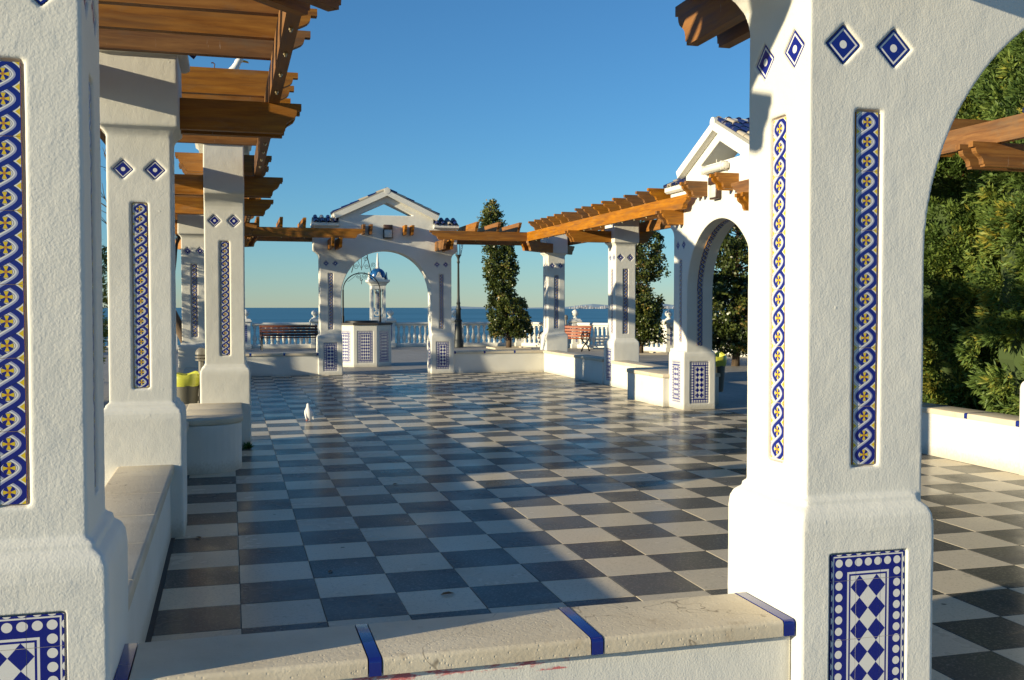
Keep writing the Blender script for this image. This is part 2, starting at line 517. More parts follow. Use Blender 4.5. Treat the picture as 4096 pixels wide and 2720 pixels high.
def m_leaf(name, cols, rough=0.5, trans=0.25, spec=0.4):
    M = Mat(name, rough=rough, spec=spec)
    at = M.attr('tint')
    r, g, b = M.xyz(at)
    c = M.ramp(r, cols)
    M.color(c)
    tr = M.nt.nodes.new('ShaderNodeBsdfTranslucent'); M.nt.links.new(c, tr.inputs[0])
    mx = M.nt.nodes.new('ShaderNodeMixShader'); mx.inputs[0].default_value = trans
    out = M.nt.nodes['Material Output']
    M.nt.links.new(M.b.outputs[0], mx.inputs[1]); M.nt.links.new(tr.outputs[0], mx.inputs[2]); M.nt.links.new(mx.outputs[0], out.inputs[0])
    return M.m
CONIFER = m_leaf('cypress_sprays', [(0.0, (0.060, 0.110, 0.026)), (0.45, (0.125, 0.195, 0.042)), (0.8, (0.20, 0.26, 0.050)), (1.0, (0.36, 0.32, 0.050))], 0.6, 0.3)
BROAD = m_leaf('broad_leaves', [(0.0, (0.030, 0.048, 0.012)), (0.6, (0.072, 0.096, 0.020)), (0.9, (0.13, 0.135, 0.026)), (1.0, (0.25, 0.17, 0.05))], 0.35, 0.2, 0.5)
def m_bark():
    M = Mat('bark', rough=0.9)
    n = M.noise(9, 5, 0.6, M.coord('object', (1, 1, 0.25)))
    M.color(M.ramp(n, [(0.3, (0.055, 0.036, 0.022)), (0.7, (0.16, 0.11, 0.07))])); M.bump(n, 0.02, 0.6); return M.m
BARK = m_bark()
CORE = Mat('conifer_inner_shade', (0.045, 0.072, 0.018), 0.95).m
YBAG = m = Mat('yellow_bin_bag', (0.46, 0.47, 0.06), 0.3, spec=0.5).m
TBAG = Mat('teal_bin_bag', (0.01, 0.27, 0.42), 0.35).m
BINM = Mat('grey_plastic_bin', (0.075, 0.070, 0.052), 0.55).m
POLEM = Mat('grey_bin_post', (0.16, 0.15, 0.13), 0.5).m
BIRD = Mat('white_feathers', (0.78, 0.76, 0.72), 0.7).m
BEAK = Mat('yellow_beak', (0.70, 0.33, 0.03), 0.45).m
PINK = Mat('pink_legs', (0.55, 0.16, 0.10), 0.5).m
EYE = Mat('dark_eye', (0.02, 0.02, 0.02), 0.2).m
BENCH_DARK = m_wood('dark_red_bench_slats', (0.085, 0.026, 0.014), (0.13, 0.040, 0.020), (0.17, 0.055, 0.026), 0.4, 0.2)
BENCH_RED = m_wood('orange_red_bench_slats', (0.28, 0.062, 0.016), (0.36, 0.085, 0.022), (0.42, 0.115, 0.032), 0.4, 0.15)
DOME = Mat('blue_glazed_dome', (0.010, 0.085, 0.25), 0.25).m
TOWN = Mat('pale_town_blocks', (0.40, 0.40, 0.42), 0.9).m
HILLM = Mat('haze_tinted_hill', (0.30, 0.40, 0.47), 0.95).m  # distance haze is put into the hill colour, pale to merge with the sky
LITTER = Mat('dry_leaf', (0.16, 0.085, 0.03), 0.7).m
WEED = Mat('green_weed', (0.05, 0.12, 0.02), 0.5).m
SOIL = Mat('dark_soil', (0.06, 0.045, 0.03), 0.95).m

# ================================================================== the setting: ground, sea, far coast
EDGE = [(-40, 33.0), (7.4, 33.0), (9.6, 32.7), (11.3, 31.9), (12.6, 29.4), (13.9, 26.4), (15.0, 22.5), (15.6, 18.0), (16.2, 10.0), (17.0, -2.0), (18.0, -16.0)]
mb = MB()
b = mb.verts([(-40, -16, zf(-16)-0.008), (-40, 17.4, GZ-0.008)] + [(x, y, zf(y)-0.008) for x, y in EDGE])
n = len(EDGE)
k = mb.verts([(14.0, 17.4, GZ-0.008)])
mb.face([b+1, k] + [b+2+i for i in range(7, -1, -1)][1:] + [b+2])
mb.face([b, b+2+n-1, b+2+n-2, b+2+n-3, b+2+7, k, b+1])
me = mb.mesh('promenade', PAVE)
tag(obj('promenade', weld(me)), kind='structure')
mb = MB()                                    # the cliff below the promenade
for (x0, y0), (x1, y1) in zip(EDGE[:-1], EDGE[1:]):
    q = mb.verts([(x0, y0, GZ-0.02), (x1, y1, GZ-0.02), (x1+2, y1+3, -22), (x0+2, y0+3, -22)]); mb.face((q, q+1, q+2, q+3))
tag(obj('cliff', mb.mesh('cliff', SOIL)), kind='structure')
mb = MB()
q = mb.verts([(-60000, 20, -20), (60000, 20, -20), (60000, 60000, -20), (-60000, 60000, -20)]); mb.face((q, q+1, q+2, q+3))
q = mb.verts([(12, -60000, -20), (60000, -60000, -20), (60000, 20, -20), (12, 20, -20)]); mb.face((q, q+1, q+2, q+3))
tag(obj('sea', mb.mesh('sea', SEA)), kind='structure')

def bearing(px):                              # direction of an image column of the photograph, as a compass angle
    return YAW + math.atan((px - 2048)/4053.6)
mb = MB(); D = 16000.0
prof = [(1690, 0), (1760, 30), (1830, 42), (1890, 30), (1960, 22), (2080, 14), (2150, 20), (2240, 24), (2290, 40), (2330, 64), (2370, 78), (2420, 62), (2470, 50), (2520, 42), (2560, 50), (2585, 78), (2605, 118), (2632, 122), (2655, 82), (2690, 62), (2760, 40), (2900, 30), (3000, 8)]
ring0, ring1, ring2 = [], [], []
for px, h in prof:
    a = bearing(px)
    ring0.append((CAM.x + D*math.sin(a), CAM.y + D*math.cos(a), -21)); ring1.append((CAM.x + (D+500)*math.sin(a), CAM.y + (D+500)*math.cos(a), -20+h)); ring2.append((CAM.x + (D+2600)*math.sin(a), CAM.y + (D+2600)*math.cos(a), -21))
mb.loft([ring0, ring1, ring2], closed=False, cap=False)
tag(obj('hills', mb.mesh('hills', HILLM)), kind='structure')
mb = MB()
r2 = random.Random(3)
for i in range(120):
    px = r2.choice([r2.uniform(2280, 2440), r2.uniform(2500, 2740), r2.uniform(2300, 2430)])
    a = bearing(px); d = D - r2.uniform(50, 700)
    x, y = CAM.x + d*math.sin(a), CAM.y + d*math.cos(a); w = r2.uniform(9, 20); h = r2.choice([14, 18, 26, 34, 48])*r2.uniform(0.7, 1.1)
    mb.box(x-w, x+w, y-8, y+8, -20.5, -20+h)
tag(obj('distant_town', mb.mesh('distant_town', TOWN)), 'pale tower blocks of a far town along the sea horizon', 'town', kind='stuff')

# ------------------------------------------------------------------ chequered floor
floor = obj('plaza_floor', None); tag(floor, kind='structure')
FX0, FX1, FY0, FY1 = -1, 17, -4, 43
def proj(x, y, z):
    dx, dy, dz = x-CAM.x, y-CAM.y, z-CAM.z
    xr = dx*math.cos(YAW) - dy*math.sin(YAW); f = dx*math.sin(YAW) + dy*math.cos(YAW)
    zz = f*math.cos(PITCH) - dz*math.sin(PITCH); yu = f*math.sin(PITCH) + dz*math.cos(PITCH)
    if zz < 0.2: return None
    return 2048 + 4053.6*xr/zz, 1360 - 4053.6*yu/zz
def tile_mb(mb, x, y, zz, tx, ty, m=0, h=0.1985):
    c = 0.0022
    def P(a, b, dz): return (x+a, y+b, zz + dz + a*tx + b*ty)
    b0 = mb.verts([P(-h,-h,-0.03), P(h,-h,-0.03), P(h,h,-0.03), P(-h,h,-0.03), P(-h,-h,-0.0016), P(h,-h,-0.0016), P(h,h,-0.0016), P(-h,h,-0.0016),
                   P(-h+c,-h+c,0), P(h-c,-h+c,0), P(h-c,h-c,0), P(-h+c,h-c,0)])
    mb.face((b0+8, b0+9, b0+10, b0+11), m=m)
    for i in range(4):
        j = (i+1) % 4
        mb.face((b0+4+i, b0+4+j, b0+8+j, b0+8+i), m=m); mb.face((b0+i, b0+j, b0+4+j, b0+4+i), m=m)
tiles = []
for c in range(FX0, FX1):
    for r in range(FY0, FY1):
        x, y = 0.4*c + 0.2, 0.4*r + 0.2
        p = [proj(x+a, y+bb, zf(y)) for a, bb in ((-.2,-.2), (.2,-.2), (.2,.2), (-.2,.2))]
        area = 0
        if all(p) and any(-20 < q[0] < 4116 and q[1] < 2740 for q in p) and not (y < -0.2 and x < 2.3) and not (x > 2.0 and x < 2.9 and y < 1.0 and p[0][0] < 3750 and p[0][0] > 2900):
            area = abs(sum(p[i][0]*p[(i+1)%4][1] - p[(i+1)%4][0]*p[i][1] for i in range(4)))/2
        tiles.append((area, c, r, x, y))
tiles.sort(key=lambda t: -t[0])
m1 = MB(); tile_mb(m1, 0, 0, 0, 0, 0); TM_L = m1.mesh('floor_tile_cream', T_LIGHT)
m2 = MB(); tile_mb(m2, 0, 0, 0, 0, 0); TM_D = m2.mesh('floor_tile_grey', T_DARK)
rest = MB()
for i, (area, c, r, x, y) in enumerate(tiles):
    dark = (c + r) % 2 != 0
    tx, ty, dz = rnd.gauss(0, 0.0011), rnd.gauss(0, 0.0011), rnd.uniform(-0.0006, 0.0006)
    if i < 300:
        obj('floor_tile', TM_D if dark else TM_L, floor, (x, y, zf(y)+dz), (ty + 0.0034, -tx, 0))
    else:
        tile_mb(rest, x, y, zf(y)+dz, tx, 0.0034+ty, m=1 if dark else 0)
tag(obj('floor_tiles_far', rest.mesh('floor_tiles_far', [T_LIGHT, T_DARK]), floor), kind='stuff')
mb = MB()                                       # mortar bed under the tiles, also the thin strips along the walls
for y0 in range(-2, 18):
    y1 = min(y0+1, 17.3)
    q = mb.verts([(-0.44, y0, zf(y0)-0.003), (6.86, y0, zf(y0)-0.003), (6.86, y1, zf(y1)-0.003), (-0.44, y1, zf(y1)-0.003)]); mb.face((q, q+1, q+2, q+3))
obj('mortar_bed', weld(mb.mesh('mortar_bed', Mat('floor_mortar', (0.075, 0.068, 0.06), 0.9).m)), floor)

# ================================================================== decorated plaster: columns and arches
def rsq(hx, hy, r, z, cx=0.0, cy=0.0, seg=3):
    pts = []
    for qx, qy, a0 in ((1, 1, 0), (-1, 1, 90), (-1, -1, 180), (1, -1, 270)):
        for i in range(seg+1):
            a = R(a0 + 90*i/seg)
            pts.append((cx + qx*(hx-r) + r*math.cos(a), cy + qy*(hy-r) + r*math.sin(a), z))
    return pts
def rot2(x, y, a): return x*math.cos(a) - y*math.sin(a), x*math.sin(a) + y*math.cos(a)
def face_box(mb, rz, x0, x1, y0, y1, z0, z1, cx=0, cy=0):
    """box given in a face frame (front = -Y), turned by rz about (cx,cy)"""
    b = len(mb.v); mb.box(x0, x1, y0, y1, z0, z1)
    for i in range(b, len(mb.v)):
        x, y, z = mb.v[i]; x, y = rot2(x, y, rz); mb.v[i] = (x+cx, y+cy, z)
def face_diamond(mb, rz, x, z, y0, y1, h, cx=0, cy=0):
    b = len(mb.v); mb.prism([(x, z-h), (x+h, z), (x, z+h), (x-h, z)], y0, y1, 'Y')
    for i in range(b, len(mb.v)):
        px, py, pz = mb.v[i]; px, py = rot2(px, py, rz); mb.v[i] = (px+cx, py+cy, pz)
Z_STRIP, N_STRIP, H_ST = 0.985, 6, 0.2
Z_DIA, DIA = 2.405, 0.064
Z_PAN = 0.095

def box_uv(mb, x0, x1, y0, y1, z0, z1, uv):
    b = len(mb.f); mb.box(x0, x1, y0, y1, z0, z1)
    u0, u1, v0, v1 = uv
    for k, f in enumerate(mb.f[b:]):
        mb.uv[b+k] = [(u0,v0), (u1,v0), (u1,v1), (u0,v1)] if k == 2 else [((u0+u1)/2, (v0+v1)/2)]*4
m1 = MB(); box_uv(m1, -0.0435, 0.0435, -0.004, 0.006, 0.0008, 0.1992, (0, 1, 0, 1)); STRIP_ME = m1.mesh('braid_tile', BRAID)
def panel_meshes(W, H, mat, cols, rows):
    out = []; z = 0
    for rh in rows:
        x = 0
        for cw in cols:
            m1 = MB(); g = 0.0007
            box_uv(m1, x+g-W/2, x+cw-g-W/2, -0.004, 0.006, z+g, z+rh-g, (x/W, (x+cw)/W, z/H, (z+rh)/H)); out.append(m1.mesh('panel_tile', mat)); x += cw
        z += rh
    return out
PANEL_ME = panel_meshes(PANEL_W, PANEL_H, PANEL, (0.095,)*3, (0.11, 0.2, 0.2, 0.09))
WPANEL_ME = panel_meshes(WPANEL_W, WPANEL_H, WPANEL, (0.085, 0.2, 0.085), (0.085, 0.2, 0.2, 0.2, 0.085))
m1 = MB(); s = DIA
q = m1.verts([(0,-0.004,-s), (s,-0.004,0), (0,-0.004,s), (-s,-0.004,0), (0,0.006,-s), (s,0.006,0), (0,0.006,s), (-s,0.006,0)])
m1.face((q, q+1, q+2, q+3), [(0,0), (1,0), (1,1), (0,1)])
for i in range(4): m1.face((q+(i+1)%4, q+i, q+4+i, q+4+(i+1)%4), [(0.02,0.02)]*4)
DIA_ME = m1.mesh('diamond_tile', DIAMOND)
def put(name, me, parent, rz, x, y, z, cx=0, cy=0, tilt=0.0):
    px, py = rot2(x, y, rz)
    return obj(name, me, parent, (cx+px, cy+py, z), (0, tilt, rz))
m1 = MB(); m1.box(-0.043, 0.043, -0.0025, 0.007, 0.002, N_STRIP*H_ST-0.002); STRIP_BED = m1.mesh('tile_strip', GROUT)
m1 = MB(); m1.box(-PANEL_W/2+0.001, PANEL_W/2-0.001, -0.0030, 0.007, 0.001, PANEL_H-0.001); PANEL_BED = m1.mesh('tile_panel', GROUT)
m1 = MB(); m1.box(-WPANEL_W/2+0.001, WPANEL_W/2-0.001, -0.0030, 0.007, 0.001, WPANEL_H-0.001); WPANEL_BED = m1.mesh('tile_panel', GROUT)
def add_strip(parent, rz, x, yf, cx=0, cy=0, n=N_STRIP, z0=Z_STRIP):
    bed = put('tile_strip', STRIP_BED, parent, rz, x, yf+0.013, z0, cx, cy)
    for i in range(n): obj('ceramic_tile', STRIP_ME, bed, (0, 0, H_ST*i))
def add_diamonds(parent, rz, x, yf, cx=0, cy=0, dx=0.098, z=Z_DIA):
    for s in (-1, 1): put('diamond_tile', DIA_ME, parent, rz, x + s*dx, yf+0.011, z, cx, cy, rnd.uniform(-0.03, 0.03))
def add_panel(parent, rz, x, yf, cx=0, cy=0, mes=PANEL_ME, z=Z_PAN):
    bed = put('tile_panel', PANEL_BED if mes is PANEL_ME else WPANEL_BED, parent, rz, x, yf+0.010, z, cx, cy)
    for me in mes: obj('panel_tile', me, bed)

PL, SH, CP = 0.26, 0.20, 0.25
PLINTH = [(-0.12, PL), (0.78, PL), (0.815, PL-0.004), (0.838, PL-0.014), (0.850, PL-0.026), (0.856, PL-0.036), (0.874, PL-0.038), (0.880, PL-0.050), (0.90, PL-0.07)]
def plinth_shell(cx=0.0, cy=0.0, panels=()):
    mb = MB(); mb.loft([rsq(h, h, 0.014, z, cx, cy, 4) for z, h in PLINTH]); me = weld(mb.mesh('p', STUCCO))
    if panels:
        c = MB()
        for rz in panels: face_box(c, rz, -PANEL_W/2-0.007, PANEL_W/2+0.007, -PL-0.05, -PL+0.018, Z_PAN-0.007, Z_PAN+PANEL_H+0.007, cx, cy)
        me = cut(me, weld(c.mesh('c', STUCCO)))
    return me
def column_mesh(panels, voxel):
    sh = MB(); sh.loft([rsq(SH, SH, 0.007, z) for z in (0.5, 1.2, 2.0, 2.70)]); sh = weld(sh.mesh('s', STUCCO))
    c = MB()
    for f in range(4):
        face_box(c, R(90*f), -0.053, 0.053, -SH-0.05, -SH+0.022, Z_STRIP-0.008, Z_STRIP + N_STRIP*H_ST + 0.008)
        for s in (-1, 1): face_diamond(c, R(90*f), s*0.098, Z_DIA, -SH-0.05, -SH+0.018, DIA+0.006)
    sh = cut(sh, weld(c.mesh('c', STUCCO)))
    cap = MB(); cap.loft([rsq(h, h, 0.014, z) for z, h in ((2.55, 0.19), (2.615, 0.200), (2.635, 0.206), (2.66, 0.222), (2.675, 0.238), (2.682, 0.250), (2.70, 0.252), (3.15, CP))])
    return plaster([plinth_shell(0, 0, panels), sh, weld(cap.mesh('k', STUCCO))], voxel, STUCCO, name='column_plaster')
COL_ME = column_mesh((), 0.0085)
COL_PANEL_ME = column_mesh((0.0,), 0.0065)
m1 = MB(); m1.loft([rsq(0.28, 0.28, 0.01, 3.145), rsq(0.305, 0.305, 0.01, 3.165), rsq(0.305, 0.305, 0.01, 3.205)])
COL_EAVE = weld(m1.mesh('eave', STUCCO), R(40))
m1 = MB(); m1.loft([rsq(0.30, 0.30, 0.005, 3.206, seg=1), rsq(0.07, 0.07, 0.005, 3.40, seg=1)]); m1.lathe([(0.06, 3.38), (0.075, 3.42), (0.07, 3.46), (0.03, 3.49)], 12)
COL_ROOF = weld(m1.mesh('cap_roof', STUCCO), R(40))
def barrel(r=0.058, L=0.27, t=0.012, seg=7, taper=0.85):
    """half-round clay tile, axis +X, crown up"""
    mb = MB(); rings = []
    for x, rr in ((0, r), (L, r*taper)):
        o = [(x, rr*math.cos(math.pi*i/seg), rr*math.sin(math.pi*i/seg)) for i in range(seg+1)]
        inn = [(x, (rr-t)*math.cos(math.pi*i/seg), (rr-t)*math.sin(math.pi*i/seg)) for i in range(seg, -1, -1)]
        rings.append(o+inn)
    mb.loft(rings)
    return weld(mb.mesh('barrel_tile', ROOF), R(50))
BARREL = barrel(0.052); BARREL_S = barrel(0.055, 0.30)
def column(cx, cy, label, faces, panel_face=None, roof=True, group='plaza columns', own=None):
    t = thing('plaza_column', label, 'column', (cx, cy, zf(cy)), 0.0, group)
    me = own or (COL_PANEL_ME if panel_face is not None else COL_ME)
    obj('plaster_body', me, t, rot=(0, 0, panel_face or 0.0))
    for f in faces:
        add_strip(t, R(90*f), 0, -SH); add_diamonds(t, R(90*f), 0, -SH)
    if panel_face is not None: add_panel(t, panel_face, 0, -PL)
    obj('eave_slab', COL_EAVE, t); obj('cap_roof', COL_ROOF, t)
    for f in range(4):
        for s in (-1, 1):
            px, py = rot2(s*0.13, -0.335, R(90*f))
            obj('roof_tile', BARREL_S, t, (px, py, 3.225), (0, -R(38), R(90*f+90)))
    return t
# faces: 0 = towards the camera side (-Y), 1 = +X, 2 = +Y, 3 = -X
C_NL = (-0.624, -1.71); C_2 = (-0.60, 2.31); C_DK = (-0.60, 12.86); C_FL = (-0.60, 17.36)
C_FR = (7.14, 17.27); C_4 = (7.115, 13.03); C_NR = (7.07, 2.38)
column(*C_NL, 'big white column nearest on the left with blue dotted panel', (0, 1), 0.0)
column(*C_2, 'second white column on the left, in sunlight behind the nearest one', (0, 1))
column(*C_DK, 'shaded white column behind the left bin with sun flecks', (0, 1))
column(*C_FL, 'white corner column hidden at the far left end of the pergola', (0, 1))
column(*C_FR, 'white column at far right corner beside the leafy slim tree', (0, 3))
column(*C_4, 'white column between red bench and right arch, dotted panel facing left', (0, 3), -math.pi/2)
column(*C_NR, 'white column cut off by the right edge of the picture', (0, 3))

# ------------------------------------------------------------------ arches
AR, SPR = 0.985, 1.71
PC = 1.23
ATH = 0.205
def arch_mesh(voxel):
    N = 40
    out = [(-1.44, 0.5), (-AR, 0.5)] + [(-AR*math.cos(math.pi*i/N), SPR + AR*math.sin(math.pi*i/N)) for i in range(N+1)] + [(AR, 0.5), (1.44, 0.5), (1.44, 2.52)]
    corn = [(1.445, 2.56), (1.462, 2.60), (1.495, 2.635), (1.53, 2.66), (1.562, 2.675), (1.57, 2.70), (1.57, 3.20)]
    out += corn + [(1.04, 3.20), (1.04, 3.40), (0, 3.89), (-1.04, 3.40), (-1.04, 3.20)] + [(-a, z) for a, z in reversed(corn)] + [(-1.44, 2.52)]
    mb = MB(); mb.prism(out, -ATH, ATH, 'Y'); slab = weld(mb.mesh('a', STUCCO))
    bm = bmesh.new(); bm.from_mesh(slab); bmesh.ops.triangulate(bm, faces=[f for f in bm.faces if len(f.verts) > 4]); bm.to_mesh(slab); bm.free()
    c = MB()
    c.prism([(-0.61, 3.46), (0.61, 3.46), (0, 3.74)], -0.6, 0.6, 'Y')
    for sx in (-1, 1):
        xc = sx*1.2125
        for rz in (0, math.pi):
            cx = xc
            face_box(c, rz, -0.053, 0.053, -ATH-0.05, -ATH+0.022, Z_STRIP-0.008, Z_STRIP + N_STRIP*H_ST + 0.008, cx, 0)
            for s in (-1, 1): face_diamond(c, rz, s*0.098, Z_DIA, -ATH-0.05, -ATH+0.018, DIA+0.006, cx, 0)
        rz = R(90*sx)                                # outer end face
        face_box(c, rz, -0.053, 0.053, -0.05, 0.022, Z_STRIP-0.008, Z_STRIP + N_STRIP*H_ST + 0.008, sx*1.44, 0)
        for s in (-1, 1): face_diamond(c, rz, s*0.098, Z_DIA, -0.05, 0.018, DIA+0.006, sx*1.44, 0)
    slab = cut(slab, weld(c.mesh('c', STUCCO)))
    pl = [plinth_shell(sx*PC, 0, (0.0, math.pi, R(-90*sx))) for sx in (-1, 1)]
    return plaster([slab] + pl, voxel, STUCCO, name='arch_plaster')
ARCH_ME = arch_mesh(0.0095); ARCH_NEAR_ME = arch_mesh(0.0065)
m1 = MB(); m1.prism([(0, 3.88), (1.10, 3.365), (1.15, 3.465), (0, 4.00), (-1.15, 3.465), (-1.10, 3.365)][::1], -0.31, 0.31, 'Y')
GABLE = weld(m1.mesh('gable_cornice', STUCCO)); bm = bmesh.new(); bm.from_mesh(GABLE); bmesh.ops.triangulate(bm, faces=[f for f in bm.faces if len(f.verts) > 4]); bm.to_mesh(GABLE); bm.free()
m1 = MB(); m1.prism([(-0.255, 3.19), (0.255, 3.19), (0.29, 3.215), (0.29, 3.275), (-0.29, 3.275), (-0.29, 3.215)], -0.28, 0.28, 'X')
SHOULDER = weld(m1.mesh('eave_slab', STUCCO))
m1 = MB(); m1.prism([(-0.27, 3.276), (0.27, 3.276), (0.0, 3.40)], -0.272, 0.272, 'X'); SH_BED = weld(m1.mesh('roof_bed', ROOFBED))
m1 = MB(); m1.prism([(0.0, 4.001), (1.14, 3.471), (1.155, 3.497), (0, 4.03)], -0.285, 0.285, 'Y'); G_BED = weld(m1.mesh('roof_bed', ROOFBED))
m1 = MB()
for i in range(3): m1.lathe([(0.058, -0.315+0.21*i), (0.070, -0.315+0.21*i+0.001), (0.060, -0.315+0.21*(i+1))], 14)
for i, v in enumerate(m1.v): m1.v[i] = (v[0], v[2], v[1])
RIDGE = weld(m1.mesh('ridge_cap', STUCCO), R(40))

def scroll(x, h, k=1.0, sgn=1):
    pts = [(0, 0), (0, -0.22), (-0.030, -0.22), (-0.030, -0.29), (-0.034, -0.38), (-0.046, -0.47), (-0.066, -0.54), (-0.086, -0.60), (-0.100, -0.68), (-0.107, -0.78), (-0.109, -0.90), (-0.122, -0.90), (-0.122, -1.0)]
    return [(x + sgn*a*k, b*h) for a, b in pts]
def board(x0, x1, h, t, s0=False, s1=False, k=1.0, name='board', mat=None):
    """plank along X, top at z=0; scroll-cut ends where asked"""
    right = scroll(x1, h, k) if s1 else [(x1, 0), (x1, -h)]
    left = [(a, b) for a, b in reversed(scroll(x0, h, k, -1))] if s0 else [(x0, -h), (x0, 0)]
    poly = (right + left)[::-1]
    mb = MB(); mb.prism(poly, -t/2, t/2, 'Y')
    me = weld(mb.mesh(name, mat or WOOD))
    bm = bmesh.new(); bm.from_mesh(me); bmesh.ops.triangulate(bm, faces=[f for f in bm.faces if len(f.verts) > 4]); bm.to_mesh(me); bm.free()
    return me
BR_H, BM_H, JO_H = 0.205, 0.195, 0.19
Z_BR, Z_BM, Z_JO = 2.90, 3.092, 3.283           # tops of bracket, beam and joist above the ground
BR_T, BM_T, JO_T = 0.055, 0.072, 0.06
STUB = board(-0.53, 0.53, 0.205, BR_T, True, True, 1.0, 'bracket')

def arch(cx, cy, rz, label, roofed=True, intrados=False, front=True, back=False, ends=(), panels=('f',)):
    t = thing('plaza_arch', label, 'arch', (cx, cy, zf(cy)), rz, 'plaza arches')
    obj('plaster_body', ARCH_NEAR_ME if cy < 0 else ARCH_ME, t)
    obj('gable_cornice', GABLE, t)
    for sx in (-1, 1):
        xc = sx*1.2125
        if front: add_strip(t, 0, 0, -ATH, xc, 0); add_diamonds(t, 0, 0, -ATH, xc, 0)
        if back: add_strip(t, math.pi, 0, -ATH, xc, 0); add_diamonds(t, math.pi, 0, -ATH, xc, 0)
        if sx in ends: add_strip(t, R(90*sx), 0, 0, sx*1.44, 0); add_diamonds(t, R(90*sx), 0, 0, sx*1.44, 0)
        if 'f' in panels: add_panel(t, 0, 0, -PL, sx*PC, 0)
        if 'b' in panels: add_panel(t, math.pi, 0, -PL, sx*PC, 0)
        if 'i' in panels: add_panel(t, R(-90*sx), 0, -PL, sx*PC, 0)
        obj('eave_slab', SHOULDER, t, (sx*1.315, 0, 0)); obj('roof_bed', SH_BED, t, (sx*1.315, 0, 0))
        obj('roof_bed', G_BED, t, (0, 0, 0), (0, 0, 0 if sx > 0 else math.pi))
        for i in range(4):
            for s in (-1, 1):
                obj('roof_tile', BARREL, t, (sx*1.315 - 0.205 + 0.137*i, s*0.315, 3.268), (0, -R(24.5), R(90) if s < 0 else R(-90)))
                obj('roof_tile', BARREL, t, (sx*1.315 - 0.205 + 0.137*i, s*0.155, 3.350), (0, -R(24.5), R(90) if s < 0 else R(-90)), (0.62, 1, 1))
        for rrow in range(6):
            for j in range(4):
                d = 1.275 - 0.208*rrow
                ux, uz = d*math.cos(R(24.9)), 4.028 - d*math.sin(R(24.9))
                obj('roof_tile', BARREL, t, (sx*ux, -0.225 + 0.15*j, uz - 0.008 + 0.004*(rrow % 2)), (0, -R(22.8), 0 if sx < 0 else math.pi))
        for s in (-1, 1):                             # short scroll-cut bracket pairs above the opening
            pass
    obj('ridge_cap', RIDGE, t, (0, 0, 3.985))
    for sx in (-1, 1):
        for d in (-0.078, 0.078): obj('bracket', STUB, t, (sx*0.45 + d, 0, 3.235), (0, 0, R(90)))
    if intrados:
        n = 4
        for sx in (-1, 1):
            for i in range(n): put('ceramic_tile', STRIP_ME, t, R(-90*sx), 0, 0.0, 0.93 + H_ST*i, sx*AR, 0)
        M_ = 15; st = math.pi/M_
        for i in range(M_):
            a = math.pi - st*(i + 0.5)
            ca, sa = math.cos(a), math.sin(a)
            o = obj('ceramic_tile', STRIP_ME, t)
            tng = Vector((sa, 0, -ca)); nrm = Vector((-ca, 0, -sa))      # along the curve, towards the centre
            xx = tng.cross(-nrm)
            mtx = Matrix((xx, -nrm, tng)).transposed().to_4x4()
            p = Vector(((AR-0.004)*ca, 0, SPR + (AR-0.004)*sa)) - tng*0.1
            mtx.translation = p
            o.matrix_local = mtx @ Matrix.Diagonal((1, 1, 1.03, 1))
    return t
A_FAR = (3.275, 17.36); A_L = (-0.087, 7.685); A_R = (6.56, 7.60); A_N = (3.26, -1.71)
arch(*A_FAR, 0.0, 'far white arch with gable in front of the tiled well, sea behind', panels=('f', 'i'))
arch(*A_L, R(90), 'left white arch seen edge-on behind the round-ended bench', ends=(-1,), panels=('i',), front=False)
arch(*A_R, R(-90), 'sunlit right arch with tube light and blue tiled gable', intrados=True, panels=('f', 'i'), ends=(1,))
arch(*A_N, 0.0, 'big white arch nearest on the right, cut by the picture edge', ends=(-1,), panels=('f',))

# ================================================================== timber pergolas
def beam_obj(parent, p0, p1, z, s0=False, s1=False):
    d = Vector((p1[0]-p0[0], p1[1]-p0[1], 0)); L = d.length
    a = math.atan2(d.y, d.x)
    me = board(0, L, BM_H, BM_T, s0, s1, 1.6, 'beam')
    sl = (zf(p1[1]) - zf(p0[1]))/L
    return obj('beam', me, parent, (p0[0], p0[1], z + zf(p0[1])), (0, -math.atan(sl), a))
_bc = {}
def bracket_pair(parent, cx, cy, ang, inner, outer):
    key = (round(inner, 2), round(outer, 2))
    if key not in _bc: _bc[key] = board(-outer, inner, BR_H, BR_T, outer > 0, True, 1.0, 'bracket')
    for s in (-1, 1):
        dx, dy = rot2(0, s*0.079, ang)
        obj('bracket', _bc[key], parent, (cx+dx, cy+dy, Z_BR + zf(cy) + rnd.uniform(-0.002, 0.002)), (0, 0, ang))
m1 = MB(); m1.lathe([(0.011, -0.014), (0.011, 0.0)], 6); m1.lathe([(0.006, -0.024), (0.006, -0.012)], 6)
BOLT = weld(m1.mesh('bolt', BRASS))
_jc = {}
def joists(parent, pts, ang, tip, tail, bolt_at=None):
    key = (round(tip, 2), round(tail, 2))
    if key not in _jc: _jc[key] = board(-tail, tip, JO_H, JO_T, True, True, 1.25, 'joist')
    for cx, cy in pts:
        obj('joist', _jc[key], parent, (cx, cy, Z_JO + zf(cy) + rnd.uniform(-0.004, 0.004)), (0, 0, ang + rnd.uniform(-0.006, 0.006)))
        if bolt_at is not None:
            dx, dy = rot2(bolt_at, 0, ang)
            obj('bolt', BOLT, parent, (cx+dx, cy+dy, Z_BM - BM_H + zf(cy)))
XL_IN, XL_OUT, XR_IN, XR_OUT = 0.262, -1.02, 6.236, 7.56
YF_IN, YF_OUT, YN_IN, YN_OUT = 16.30, 17.80, -0.76, -2.16
LC, RC = -0.60, 7.09
G_P = 'timber pergola bays round the plaza'
p = thing('timber_pergola', 'dark brown pergola planks overhead at top left with gull on them', 'pergola', (LC, 2.3, zf(2.3)), 0, G_P)
